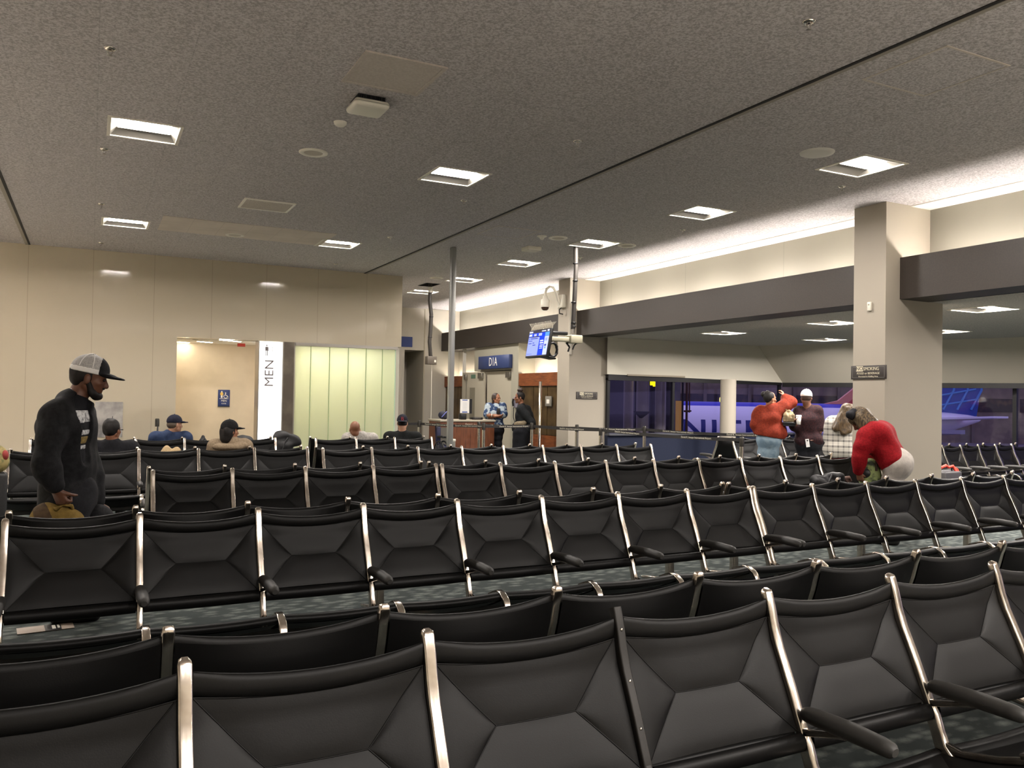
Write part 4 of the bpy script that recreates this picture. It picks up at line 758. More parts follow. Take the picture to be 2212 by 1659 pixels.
# another terminal across the apron
t = thing('far_terminal', 'long dark concrete terminal building with a window band across the apron', 'building', away(40, 130, ZA), AXR)
ob('facade', MB().box(-95, 95, 0, 12, 0, 14), mat('terminal_grey', S(128, 116, 96), .8, noise=(.6, S(112, 102, 86), .4, .6)), t)
ob('window_band', MB().box(-90, 90, -.1, 0, 4.9, 7.0), mat('terminal_glass', S(40, 34, 32), .6, noise=(.5, S(84, 64, 44), .5, .62)), t)
b = MB(); [b.box(x, x + .5, -.35, 0, 0, 13.6) for x in range(-94, 95, 7)]; ob('pier', b, mat('terminal_pier', S(108, 98, 84), .8), t)
ob('lit_window', MB().box(42, 52, -.12, 0, 8.9, 10.7), mat('lit_window', S(230, 190, 170), .5, emit=(S(255, 196, 172), .2)), t); ob('roof_edge', MB().box(-95.5, 95.5, -.6, 12.5, 14, 14.8), M_dark, t)
def lamp(px_lat, dep, z, r, col, k, label):
    t = thing('apron_light', label, 'lamp', away(px_lat, dep, ZA)); ob('bulb', MB().ell((0, 0, z - ZA), (r, r, r * 1.5)), mat('lamp_' + str(k) + str(r), (1, 1, 1, 1), .5, emit=(col, k)), t); ob('mast', MB().cyl((0, .3, 0), (0, .3, z - ZA - r * 1.4), .12), M_dark, t); b = MB(); b.tube([(0, .3, z - ZA - r * 1.4), (0, .1, z - ZA - r * 1.2), (0, 0, z - ZA - r * 1.5)], .06, 6); ob('arm', b, M_dark, t)
lamp(27.5, 108, 1.75, .42, S(255, 225, 60), .85, 'yellow apron lamp beside the round pillar'); lamp(18.0, 87, .25, .2, S(255, 190, 110), 2.2, 'small orange apron lamp glowing before the far terminal')
# jet bridge seen through the first panes
t = thing('jet_bridge', 'dark jet bridge with pale vertical columns outside the first window', 'jet bridge', (0, 0, 0))
def at(px, d, z): return Vector(away((px - 1106) / FOC * d, d, z))
M_jb = mat('jetbridge_grey', S(158, 150, 140), .5); M_jd = mat('jetbridge_dark', S(42, 38, 44), .6)
def slab(p, q, th, z0, z1, m, nm):
    d = (q - p).normalized(); nrm = Vector((-d.y, d.x, 0)) * th; b = MB(); b.poly([(p.x, p.y, z0), (q.x, q.y, z0), (q.x + nrm.x, q.y + nrm.y, z0), (p.x + nrm.x, p.y + nrm.y, z0)], (0, 0, z1 - z0)); return ob(nm, b, m, t)
slab(at(1316, 24, 0), at(1470, 30, 0), .3, -.5, 5, M_jd, 'tunnel_wall')
def colm(px, d, r, m, nm, z1=5, lean=0): b = MB(); p = at(px, d, ZA); b.cyl((p.x, p.y, ZA), (p.x + lean, p.y, z1), r); return ob(nm, b, m, t)
colm(1358, 22, .13, M_jb, 'column'); colm(1387, 21, .14, M_jb, 'column'); colm(1396, 21, .07, M_jb, 'pipe'); colm(1424, 21, .10, M_jb, 'column'); colm(1433, 21, .07, M_jb, 'pipe'); colm(1375, 23, .05, M_jd, 'pipe'); colm(1410, 23, .08, M_jd, 'pipe'); colm(1446, 23, .09, M_jd, 'pipe'); colm(1475, 25, .03, M_jd, 'pipe'); colm(1484, 25, .035, mat('rail_brown', S(90, 60, 40), .6), 'railing_post')
b = MB(); p = at(1388, 20.6, 1.15); b.poly([(p.x - .2, p.y, 1.22), (p.x + .2, p.y - .1, 1.22), (p.x, p.y, 1.05)], (0, .1, 0)); ob('bracket', b, M_jd, t)
b = MB(); p, q = at(1478, 25, 1.19), at(1491, 25, 1.19); b.cyl(p, q, .03); p, q = at(1490, 25, 1.15), at(1489, 25, 3); b.cyl(p, q, .02); p, q = at(1484, 25, 1.2), at(1494, 25, 1.2); b.cyl(p, q, .025); ob('railing', b, MATS['rail_brown'], t)
slab(at(1461, 27, 0), at(1469, 27, 0), .1, .3, 1.5, mat('lit_doorway', S(130, 100, 66), .6, emit=(S(220, 160, 80), .05)), 'lit_doorway'); slab(at(1470, 27, 0), at(1474, 27, 0), .1, .3, 1.5, MATS['lit_doorway'], 'lit_doorway'); slab(at(1443, 27, 0), at(1446, 27, 0), .1, .5, 1.4, MATS['lit_doorway'], 'lit_doorway')
q = thing('jet_bridge_lamp', 'bright yellow lamp hanging at the jet bridge roof', 'lamp', at(1414, 22, 2.0), AXR); b = MB()
for i in range(3): b.box(-.11 + i * .075, -.045 + i * .075, -.05, .05, -.10 - .03 * i, .4)
ob('lamp_tube', b, mat('yellow_lamp', S(255, 230, 20), .5, emit=(S(255, 230, 10), .55)), q); ob('lamp_cage', MB().box(-.13, .13, .05, .1, -.1, .5), M_dark, q)
# ---------------------------------------------------------------- figures: signed-distance bodies turned into one closed mesh each
def _e(v): return np.asarray(v, dtype=np.float32)
def cap(a, b, ra, rb=None, k=None): return ('c', _e(a), _e(b), ra, ra if rb is None else rb, k)
def ell(c, r, R=None, k=None): return ('e', _e(c), _e(r), None if R is None else np.asarray(R, dtype=np.float32), k)
def grow(pr, e, k=None):
    out = []
    for p in pr:
        if p[0] == 'c': out.append(('c', p[1], p[2], p[3] + e, p[4] + e, k or p[5]))
        else: out.append(('e', p[1], p[2] + e, p[3], k or p[4]))
    return out
def sdf_mesh(name, prims, vox, m, k=.03, cuts=(), sub=(), wrinkle=0, wf=22, seed=0):
    lo = np.full(3, 1e9); hi = -lo
    for p in prims:
        if p[0] == 'c': a, b = np.minimum(p[1], p[2]) - max(p[3], p[4]), np.maximum(p[1], p[2]) + max(p[3], p[4])
        else: a, b = p[1] - p[2].max(), p[1] + p[2].max()
        lo = np.minimum(lo, a); hi = np.maximum(hi, b)
    lo = lo - 3 * vox; hi = hi + 3 * vox; N = np.ceil((hi - lo) / vox).astype(int) + 1
    ax = [(lo[i] + vox * np.arange(N[i])).astype(np.float32) for i in range(3)]
    F = np.full(N, .5, dtype=np.float32)
    def dist(p, g):
        X, Y, Z = g
        if p[0] == 'c':
            ba = p[2] - p[1]; L2 = float(ba @ ba) + 1e-12; x, y, z = X - p[1][0], Y - p[1][1], Z - p[1][2]
            h = np.clip((x * ba[0] + y * ba[1] + z * ba[2]) / L2, 0, 1)
            return np.sqrt((x - h * ba[0]) ** 2 + (y - h * ba[1]) ** 2 + (z - h * ba[2]) ** 2) - (p[3] + (p[4] - p[3]) * h)
        x, y, z = X - p[1][0], Y - p[1][1], Z - p[1][2]
        if p[3] is not None:
            M = p[3]; x, y, z = M[0, 0] * x + M[0, 1] * y + M[0, 2] * z, M[1, 0] * x + M[1, 1] * y + M[1, 2] * z, M[2, 0] * x + M[2, 1] * y + M[2, 2] * z
        r = p[2]; k0 = np.sqrt((x / r[0]) ** 2 + (y / r[1]) ** 2 + (z / r[2]) ** 2); k1 = np.sqrt((x / r[0] ** 2) ** 2 + (y / r[1] ** 2) ** 2 + (z / r[2] ** 2) ** 2)
        return k0 * (k0 - 1) / (k1 + 1e-6)
    def region(p, pad):
        if p[0] == 'c': a, b = np.minimum(p[1], p[2]) - max(p[3], p[4]), np.maximum(p[1], p[2]) + max(p[3], p[4])
        else: a, b = p[1] - p[2].max(), p[1] + p[2].max()
        i0 = np.maximum(np.floor((a - pad - lo) / vox).astype(int), 0); i1 = np.minimum(np.ceil((b + pad - lo) / vox).astype(int) + 1, N)
        sl = tuple(slice(i0[q], i1[q]) for q in range(3)); return sl, (ax[0][sl[0]][:, None, None], ax[1][sl[1]][None, :, None], ax[2][sl[2]][None, None, :])
    for p in prims:
        kk = p[-1] or k; sl, g = region(p, 2 * kk + 2 * vox); d = dist(p, g); f = F[sl]
        h = np.clip(.5 + .5 * (f - d) / kk, 0, 1); F[sl] = f * (1 - h) + d * h - kk * h * (1 - h)
    for p in sub:
        sl, g = region(p, 2 * vox); d = dist(p, g); F[sl] = np.maximum(F[sl], -d)
    G = (ax[0][:, None, None], ax[1][None, :, None], ax[2][None, None, :])
    if wrinkle:
        rs = np.random.RandomState(seed); W = 0
        for i in range(5):
            v = rs.randn(3); v /= np.linalg.norm(v); q = wf * (.6 + rs.rand()); W = W + np.sin((G[0] * v[0] + G[1] * v[1] + G[2] * v[2]) * q + rs.rand() * 6 + 1.5 * np.sin(G[2] * 9 + i) + 1.2 * np.sin(G[0] * 11 + 2 * i))
        F = F + (wrinkle * W / 2.2).astype(np.float32)
    for nrm, pt in cuts:
        nrm = np.asarray(nrm, float); nrm /= np.linalg.norm(nrm); F = np.maximum(F, ((G[0] - pt[0]) * nrm[0] + (G[1] - pt[1]) * nrm[1] + (G[2] - pt[2]) * nrm[2]).astype(np.float32))
    F[0] = F[-1] = .5; F[:, 0] = F[:, -1] = .5; F[:, :, 0] = F[:, :, -1] = .5
    s = F < 0; c = np.zeros(N - 1, dtype=np.int8); off = [(i, j, l) for i in (0, 1) for j in (0, 1) for l in (0, 1)]
    for i, j, l in off: c += s[i:N[0] - 1 + i, j:N[1] - 1 + j, l:N[2] - 1 + l]
    act = (c > 0) & (c < 8); I = np.argwhere(act); idx = np.full(N - 1, -1, dtype=np.int64); idx[act] = np.arange(len(I))
    P = np.zeros((len(I), 3)); cnt = np.zeros(len(I))
    for a in off:
        for d in range(3):
            if a[d]: continue
            b = list(a); b[d] = 1; fa = F[tuple((I + a).T)]; fb = F[tuple((I + b).T)]; mm = (fa < 0) != (fb < 0)
            tt = np.where(mm, fa / (fa - fb + 1e-12), 0); q = np.array(a, float)[None, :].repeat(len(I), 0); q[:, d] += tt; P[mm] += q[mm]; cnt += mm
    V = lo + (I + P / cnt[:, None]) * vox; Q = []
    for d in range(3):
        e1, e2 = [(1, 2), (2, 0), (0, 1)][d]; sl0 = [slice(1, -1)] * 3; sl0[d] = slice(0, -1); sl1 = list(sl0); sl1[d] = slice(1, None)
        A = s[tuple(sl0)]; B = s[tuple(sl1)]; X = np.argwhere(A != B)
        base = X.copy(); 
        for q in range(3):
            if q != d: base[:, q] += 1
        o1 = np.zeros(3, int); o1[e1] = 1; o2 = np.zeros(3, int); o2[e2] = 1
        quad = np.stack([idx[tuple((base - o1 - o2).T)], idx[tuple((base - o2).T)], idx[tuple(base.T)], idx[tuple((base - o1).T)]], 1)
        inside = s[tuple(base.T)]; quad[~inside] = quad[~inside][:, ::-1]; Q.append(quad)
    Q = np.concatenate(Q); Q = Q[(Q >= 0).all(1)]
    me = bpy.data.meshes.new(name); me.from_pydata(V.tolist(), [], Q.tolist()); me.polygons.foreach_set('use_smooth', [True] * len(Q))
    if m is not None: me.materials.append(m)
    me.update(); return me
class Frame:
    """upright local frame at a spot on the floor: x to the viewer's right, y away, z up"""
    def __init__(s, px, d):
        ray = F_ + R_ * ((px - IW / 2) / FOC); h = Vector((ray.x, ray.y, 0)); s.loc = h * d; s.b = h.normalized(); s.a = Vector((s.b.y, -s.b.x, 0)); s.rz = math.atan2(s.a.y, s.a.x)
    def P(s, px, py, dy=0):
        r = F_ + R_ * ((px - IW / 2) / FOC) - U_ * ((py - IH / 2) / FOC); t = (s.loc.dot(s.b) + dy) / r.dot(s.b); q = r * t - s.loc; return _e((q.dot(s.a), q.dot(s.b), q.z + CAM_H))
def head_R(yaw, pitch, roll=0):
    """columns: head right, forward, up in person frame; yaw 0 looks away (+y), 90 looks to +x"""
    y, p, r = map(math.radians, (yaw, pitch, roll)); f = np.array([math.sin(y) * math.cos(p), math.cos(y) * math.cos(p), math.sin(p)]); rt = np.array([math.cos(y), -math.sin(y), 0]); up = np.cross(rt, f)
    rt2 = math.cos(r) * rt + math.sin(r) * up; up2 = -math.sin(r) * rt + math.cos(r) * up; return np.stack([rt2, f, up2])      # rows = axes
class Head:
    def __init__(s, c, yaw, pitch=0, roll=0, sc=1.0): s.c = np.asarray(c, float); s.R = head_R(yaw, pitch, roll); s.sc = sc
    def p(s, x, y, z): return _e(s.c + (np.array([x, y, z]) * s.sc) @ s.R)
    def e(s, c, r, k=None): return ell(s.p(*c), np.array(r) * s.sc, s.R, k)
    def k(s, a, b, ra, rb=None, k=None): return cap(s.p(*a), s.p(*b), ra * s.sc, (ra if rb is None else rb) * s.sc, k)
    def prims(s, fem=False):
        j = .9 if fem else 1
        o = [s.e((0, -.012, .035), (.074, .094, .088)), s.e((0, .028, -.03), (.058 * j, .062, .078), .02), s.e((0, .066, -.094), (.024 * j, .02, .02), .02), s.k((-.03, .02, -.075), (-.052 * j, -.02, -.045), .024, .02, .02), s.k((.03, .02, -.075), (.052 * j, -.02, -.045), .024, .02, .02),
             s.k((0, .084, .006), (0, .104, -.030), .008, .011, .008), s.e((0, .098, -.038), (.017, .014, .009), .006), s.k((-.036, .078, .020), (.036, .078, .020), .010, None, .012), s.k((-.020, .079, -.058), (.020, .079, -.058), .0075, None, .006), s.k((-.016, .079, -.070), (.016, .079, -.070), .0075, None, .006),
             s.e((.040, .055, -.022), (.022, .022, .018), .015), s.e((-.040, .055, -.022), (.022, .022, .018), .015)]
        for q in (-1, 1): o += [s.e((q * .076, -.008, -.012), (.011, .020, .031), .006)]
        return o
    def eyes(s, parent, dark):
        me = MB(); 
        for q in (-1, 1): c = s.p(q * .030, .081, .002); me.ell(c, (.0095 * s.sc,) * 3, 12, 8)
        return ob('eyes', me, dark, parent)
M_eye = mat('eye_dark', S(40, 28, 24), .2)
def hand(wr, fdir, palm, L=.18, curl=(40, 45, 35), spread=.35, thumb=-1, tcurl=30):
    """fdir: wrist->knuckles, palm: direction the palm faces (fingers bend towards it); thumb +-1 picks the side"""
    f = np.asarray(fdir, float); f /= np.linalg.norm(f); n = np.asarray(palm, float); n -= f * (n @ f); n /= np.linalg.norm(n); s = np.cross(f, n); wr = np.asarray(wr, float); q = L / .18; o = []
    for i, (off, ln, kb) in enumerate(((-.030, .068, .088), (-.010, .076, .093), (.010, .070, .090), (.029, .056, .083))):
        off = off * -thumb; kn = wr + f * kb * q + s * off * q; o.append(cap(wr + s * off * .6 * q, kn, .013 * q, .0115 * q, .012)); a = 0; p = kn; dl = f + s * (off * spread * 2)
        for j, (fr, r) in enumerate(((.45, .0095), (.32, .0085), (.23, .0075))):
            a += math.radians(curl[j]); d = (dl * math.cos(a) + n * math.sin(a)); d /= np.linalg.norm(d); e = p + d * ln * fr * q; o.append(cap(p, e, r * q, (r - .0008) * q, .004)); p = e
    o.append(cap(wr + f * .02 * q, wr + f * .07 * q, .016 * q, .014 * q, .015)); ts = s * thumb; p = wr + f * .025 * q + ts * .022 * q
    a = math.radians(tcurl); d1 = f * .75 + ts * .7 + n * .3; d1 /= np.linalg.norm(d1); e = p + d1 * .045 * q; o.append(cap(p, e, .013 * q, .0105 * q, .008)); d2 = f * math.cos(a) + n * math.sin(a) * .9 + ts * .15; d2 /= np.linalg.norm(d2); m2 = e + d2 * .03 * q; o.append(cap(e, m2, .0098 * q, .009 * q, .004)); o.append(cap(m2, m2 + (d2 + n * .4) / np.linalg.norm(d2 + n * .4) * .024 * q, .009 * q, .0075 * q, .004))
    return o
def lerp(a, b, t): return np.asarray(a) + (np.asarray(b) - np.asarray(a)) * t
def torso(pel, chest, neck, shL, shR, w=1.0, dep=1.0):
    side = np.asarray(shR, float) - np.asarray(shL, float); side /= np.linalg.norm(side); up = np.asarray(neck, float) - np.asarray(pel, float); up /= np.linalg.norm(up); side -= up * (side @ up); side /= np.linalg.norm(side); mid = lerp(pel, chest, .5); o = []
    for q in (-1, 1):
        o += [cap(pel + side * .075 * w * q, mid + side * .06 * w * q, .105 * w * dep, .095 * w * dep, .06), cap(mid + side * .06 * w * q, chest + side * .075 * w * q, .095 * w * dep, .105 * w * dep, .06)]
    o += [cap(chest - side * .07 * w, chest + side * .07 * w, .105 * w * dep, None, .05), cap(lerp(chest, neck, .35), shL, .075 * w, .058, .05), cap(lerp(chest, neck, .35), shR, .075 * w, .058, .05), cap(lerp(chest, neck, .6), neck, .06, .052, .04), cap(lerp(chest, neck, .86), lerp(neck, shL, .8), .050, .044, .05), cap(lerp(chest, neck, .86), lerp(neck, shR, .8), .050, .044, .05)]
    return o
def arm(sh, el, wr, w=1.0): return [cap(sh, lerp(sh, el, .45), .056 * w, .050 * w), cap(lerp(sh, el, .45), el, .050 * w, .041 * w), cap(el, lerp(el, wr, .35), .042 * w, .041 * w), cap(lerp(el, wr, .35), wr, .041 * w, .027 * w)]
def leg(hp, kn, an, w=1.0): return [cap(hp, lerp(hp, kn, .5), .088 * w, .074 * w), cap(lerp(hp, kn, .5), kn, .074 * w, .056 * w), cap(kn, lerp(kn, an, .35), .055 * w, .056 * w), cap(lerp(kn, an, .35), an, .056 * w, .036 * w)]
def foot(an, yaw): d = np.array([math.sin(math.radians(yaw)), math.cos(math.radians(yaw)), 0]); a = np.asarray(an, float); z = a[2]; h = np.array([a[0], a[1], .045]); return [cap(a, h - d * .03, .036, .042, .02), cap(h - d * .03, h + d * .10, .042, .036, .02), cap(h + d * .10, h + d * .17 - [0, 0, .012], .036, .028, .02)]
def person(fr, label, prims, vox, skin, k=.03):
    o = link('person', sdf_mesh('person', prims, vox, skin, k), None, (fr.loc.x, fr.loc.y, 0), (0, 0, fr.rz)); return tag(o, label, 'person')
def wear(o, name, prims, vox, m, k=.03, cuts=(), sub=(), wr=.004, wf=22, seed=1): return link(name, sdf_mesh(name, prims, vox, m, k, cuts, sub, wr, wf, seed), o)
def ballcap(o, H, m, mb_, vox=.006, front=None, yawb=0, nm='cap', brim=True):
    """dome + brim; the brim points along the head's forward turned by yawb"""
    y = math.radians(yawb); fx, fy = math.sin(y), math.cos(y)
    c = link(nm, sdf_mesh(nm, [H.e((0, -.010, .045), (.088, .108, .098))], vox, m, .02, [(-H.R[2] - .0 * H.R[1], H.p(0, 0, .028))]), o)
    if brim:
        b = [H.e((fx * .125, fy * .125 - .01, .030), (.070 if abs(fy) > .5 else .075, .078, .010)), H.e((fx * .09, fy * .09 - .01, .036), (.076, .05, .012), .02)]
        link('brim', sdf_mesh('brim', b, vox * .7, mb_, .02), c)
    link('button', MB().ell(H.p(0, -.010, .143), (.009, .009, .006)).mesh('button', mb_), c); return c
SK_DARK = mat('skin_dark_brown', S(98, 62, 43), .5); SK_MED = mat('skin_tan', S(152, 104, 77), .5); SK_LIGHT = mat('skin_fair', S(178, 134, 108), .5); SK_BROWN = mat('skin_brown', S(122, 79, 56), .5)
def hair_mat(name, a, b_):
    m = mat(name, a, .5, spec=.3); nt = m.node_tree; N = nt.nodes; L = nt.links; tc = N.new('ShaderNodeTexCoord'); mp = N.new('ShaderNodeMapping'); mp.inputs['Scale'].default_value = (55, 55, 7); L.new(tc.outputs['Object'], mp.inputs['Vector'])
    n = N.new('ShaderNodeTexNoise'); n.inputs['Scale'].default_value = 1.6; n.inputs['Detail'].default_value = 5; n.inputs['Distortion'].default_value = .8; L.new(mp.outputs['Vector'], n.inputs['Vector']); r = N.new('ShaderNodeValToRGB'); r.color_ramp.elements[0].position = .38; r.color_ramp.elements[1].position = .66
    r.color_ramp.elements[0].color = a; r.color_ramp.elements[1].color = b_; L.new(n.outputs['Fac'], r.inputs['Fac']); L.new(r.outputs['Color'], N['Principled BSDF'].inputs['Base Color']); k = N.new('ShaderNodeBump'); k.inputs['Strength'].default_value = .8; k.inputs['Distance'].default_value = .006; L.new(n.outputs['Fac'], k.inputs['Height']); L.new(k.outputs['Normal'], N['Principled BSDF'].inputs['Normal']); return m
M_hairb = mat('hair_black', S(22, 19, 18), .6, spec=.25, noise=(60, S(32, 27, 25), .4, .7))
# ---------------------------------------------------------------- people
def cloth(n, c, c2=None, sc=40, r=.85): return mat(n, c, r, spec=.2, bump=(130, .35, .004), noise=(sc, c2 or tuple(x * .7 for x in c[:3]), .38, .62))
M_jean = cloth('dark_trousers', S(30, 30, 34)); M_shoe = mat('shoe_dark', S(36, 34, 34), .5)
# --- standing man with the trucker cap, facing to the viewer's right
fr = Frame(160, 5.48); P = fr.P; H = Head(P(194, 816), 94, -12, 0, 1.10)
pel, chest, neck = P(146, 1080), P(146, 925), P(163, 862); shL, shR = P(168, 892, .17), P(122, 896, -.17); elR, wrR = P(100, 1000, -.29), P(120, 1056, -.30); elL, wrL = P(190, 1000, .20), P(208, 1085, .10)
hR, hL = pel + _e((-.02, -.10, -.02)), pel + _e((.03, .10, -.02)); kR, kL = _e((.06, -.12, .47)), _e((.10, .12, .47)); aR, aL = _e((-.02, -.13, .07)), _e((.03, .13, .07))
T = torso(pel, chest, neck, shL, shR, 1.1); hd = hand(wrR, (.35, .05, -.75), (.55, .75, .1), .195, (62, 80, 50), .15, 1, 55); hdL = hand(wrL, (.3, -.1, -.9), (0, -1, 0), .19, (40, 50, 35))
armR, armL, legs = arm(shR, elR, wrR, 1.1), arm(shL, elL, wrL, 1.1), leg(hR, kR, aR) + leg(hL, kL, aL)
nk = [cap(neck - _e((.01, 0, .03)), H.p(0, -.03, -.07), .068, .060)]
o = person(fr, 'man in a black jacket and white-backed trucker cap standing and holding a mustard bag', T + armR + armL + legs + foot(aR, 95) + foot(aL, 95) + nk + H.prims() + hd + hdL, .0075, SK_DARK, .025)
[ob('eye', MB().ell(H.p(q * .031, .080, .002), (.010,) * 3, 12, 8), M_eye, o) for q in (-1, 1)]
M_jk = cloth('black_jacket', S(31, 31, 33), S(20, 20, 22), 30)
tee = grow(T, .012)
wear(o, 'tee_shirt', tee, .01, cloth('black_tee', S(26, 26, 30)), .03, [(-np.array([0, 0, 1.]), pel - _e((0, 0, .06)))], wr=.002)
fd = np.array([math.sin(math.radians(112)), math.cos(math.radians(112)), 0]); fc = lambda px, py: P(px, py, -.02)
for nm, y0, y1, col in (('white_print', 885, 912, S(206, 206, 206)), ('white_print', 926, 938, S(196, 196, 198)), ('ochre_print', 940, 956, S(142, 118, 56)), ('white_print', 959, 968, S(190, 190, 196))):
    wear(o, nm, grow(T, .0145), .007, mat(nm, col, .8, noise=(45, S(60, 60, 62) if nm[0] == 'w' else S(96, 80, 40), .45, .7)), .03, [((0, .0, 1), P(180, y0)), ((.12, 0, -1), P(180, y1)), (-fd, chest + fd.astype(np.float32) * .07)], wr=.002)
jk = grow(T + arm(shR, elR, lerp(elR, wrR, .82), 1.1) + arm(shL, elL, wrL, 1.1), .028)
jk += [cap(P(150, 868), P(172, 872), .075, .07), cap(P(146, 1060), P(150, 1088), .155, .15)]
wear(o, 'jacket', jk, .009, M_jk, .04, [((-.12, 0, -1), P(150, 1098)), ((.55, 0, .83), H.p(0, -.04, -.105) + _e((.0, 0, .0)))], [cap(P(184, 862, -.10), P(207, 990, -.15), .070, .080)], .006, 18, 3)
wear(o, 'trousers', grow(leg(hR, kR, aR + _e((0, 0, .03))) + leg(hL, kL, aL + _e((0, 0, .03))) + [cap(hR, hL, .125), cap(pel, pel + _e((0, 0, .06)), .15)], .02), .012, M_jean, .05, wr=.006)
wear(o, 'shoes', grow(foot(aR, 95) + foot(aL, 95), .012), .012, M_shoe, .02, wr=0)
wear(o, 'hair', [H.e((0, -.028, .02), (.079, .088, .085)), H.e((0, -.06, -.02), (.06, .045, .05))], .006, M_hairb, .02, [(H.R[1], H.p(0, .015, 0)), ((H.R[2]), H.p(0, 0, .06))], wr=.003, wf=60)
wear(o, 'beard', [H.k((q * .064, .002, -.03), (q * .052, .03, -.082), .016, .020) for q in (-1, 1)] + [H.e((0, .062, -.098), (.040, .032, .030)), H.k((-.045, .04, -.09), (.045, .04, -.09), .022), H.k((-.022, .088, -.048), (.022, .088, -.048), .007)], .005, M_hairb, .015, wr=.002, wf=80)
M_mesh = mat('cap_mesh_white', S(180, 178, 175), .8, noise=(150, S(152, 150, 148), .45, .6)); M_capk = cloth('cap_black', S(34, 34, 38))
c = ballcap(o, H, M_mesh, M_capk, .006)
wear(c, 'front_panel', [H.e((0, -.010, .045), (.0905, .1105, .1005))], .006, M_capk, .02, [(-H.R[2], H.p(0, 0, .028)), (-H.R[1], H.p(0, .042, 0))], wr=0)
b = MB(); 
for x in (-.35, .35): b.tube([H.p(.091 * math.sin(a) * math.cos(x), -.010 + .111 * math.sin(a) * math.sin(x - .2), .045 + .101 * math.cos(a)) for a in [-1.45 + i * .18 for i in range(17)]], .0032, 6)
ob('white_seam', b, mat('cap_white', S(232, 230, 226), .7), c); wear(c, 'white_band', [H.e((0, -.010, .045), (.0898, .1098, .0998))], .006, MATS['cap_white'], .02, [(-H.R[2], H.p(0, 0, .027)), (H.R[2], H.p(0, 0, .058)), (H.R[1], H.p(0, .045, 0))], wr=0)
# mustard bag hanging from his hand, and the black bag with a pink tag
t = thing('mustard_bag', 'mustard and brown fabric bag hanging from the standing man\'s hand', 'bag', (fr.loc.x, fr.loc.y, 0), fr.rz); cb = P(124, 1150, -.18); BB = [ell(cb, (.150, .10, .20)), ell(cb - _e((0, 0, .14)), (.145, .10, .10)), cap(cb + _e((-.06, 0, .10)), cb + _e((.06, 0, .08)), .085)]
M_must = cloth('mustard_cloth', S(132, 108, 54), S(112, 91, 44), 25); M_bbr = cloth('brown_cloth', S(86, 70, 52), S(70, 56, 42), 25)
link('body', sdf_mesh('body', BB, .009, M_must, .05, wrinkle=.006), t); link('brown_panel', sdf_mesh('brown_panel', grow(BB, .004), .008, M_bbr, .05, [((1, .2, .35), cb + _e((-.01, 0, .0))), ((-1, .1, -.35), cb + _e((-.085, 0, 0)))], wrinkle=.006), t)
b = MB(); hk = np.mean([hd[0][2], hd[4][2], hd[8][2], hd[12][2]], axis=0) + _e((0, .02, -.015)); b.tube([cb + _e((-.05, 0, .17)), hk + _e((-.03, 0, -.03)), hk, hk + _e((.05, 0, -.01)), cb + _e((.085, 0, .13))], .011, 8); ob('handle', b, M_must, t)
t = thing('black_duffel', 'black bag with a pink tag held in front of the standing man\'s knees', 'bag', (fr.loc.x, fr.loc.y, 0), fr.rz); cb = P(212, 1150, .02); BB = [ell(cb, (.12, .12, .19)), ell(cb + _e((.03, 0, -.12)), (.13, .12, .12))]
link('body', sdf_mesh('body', BB, .01, cloth('black_nylon', S(38, 38, 40), S(26, 26, 28), 60), .05, wrinkle=.006), t); b = MB(); q = P(187, 1089, -.11); b.poly([q + _e((-.022, 0, -.012)), q + _e((.018, 0, .006)), q + _e((.024, 0, .022)), q + _e((-.016, 0, .004))], (0, .004, 0)); ob('pink_tag', b, mat('tag_pink', S(206, 150, 180), .6), t); b = MB(); b.tube([cb + _e((-.05, 0, .15)), wrL + _e((.02, 0, -.09)), cb + _e((.06, 0, .15))], .012, 8); ob('handle', b, M_black, t)

# --- woman in red, bending over
fr = Frame(1905, 9.0); P = fr.P; H = Head(P(1857, 908, .03), -105, -48, 0, 1.02)
pel, chest, neck = P(1932, 1000), P(1897, 940), P(1875, 921); shL, shR = P(1869, 944, -.16), P(1877, 936, .17); elL, wrL = P(1857, 988, -.20), P(1854, 1020, -.12); elR, wrR = P(1884, 990, .14), P(1868, 1030, .10)
hL, hR = P(1937, 1006, -.10), P(1937, 1006, .10); kL, kR = _e((.04, -.11, .46)), _e((.05, .11, .46)); aL, aR = _e((.10, -.11, .07)), _e((.12, .11, .07))
T = torso(pel, chest, neck, shL, shR, 1.18); hdL = hand(wrL, (.25, .2, -.9), (.3, .9, 0), .17, (35, 45, 30), .3, 1); hdR = hand(wrR, (-.2, .1, -.95), (0, -1, 0), .17, (35, 45, 30))
legs = leg(hL, kL, aL, 1.1) + leg(hR, kR, aR, 1.1)
o = person(fr, 'woman in a red sweater and white trousers bending over by the wide column', T + arm(shL, elL, wrL, 1.05) + arm(shR, elR, wrR, 1.05) + legs + foot(aL, -90) + foot(aR, -90) + [cap(neck, H.p(0, -.03, -.06), .052, .050)] + H.prims(True) + hdL + hdR, .010, SK_BROWN)
M_red = cloth('red_knit', S(150, 19, 28), S(128, 13, 21), 60)
sw = grow(torso(lerp(pel, chest, .14), chest, lerp(chest, neck, .9), shL, shR, 1.2) + arm(shL, elL, lerp(elL, wrL, .9), 1.25) + arm(shR, elR, lerp(elR, wrR, .9), 1.25), .022)
spn = (chest - pel) / np.linalg.norm(chest - pel)
wear(o, 'sweater', sw, .011, M_red, .05, [(-spn - np.array([.25, 0, .25]), P(1932, 985) - _e(spn * .06))] if False else (), wr=.007, wf=20, seed=5)
wear(o, 'trousers', grow(legs + [cap(hL, hR, .125), cap(lerp(pel, chest, .05), pel + _e((.03, 0, .02)), .135, .14), ell(pel + _e((.025, 0, -.02)), (.125, .17, .13))], .016), .011, cloth('white_trousers', S(186, 179, 170), S(172, 165, 158), 20), .05, wr=.004, seed=6)
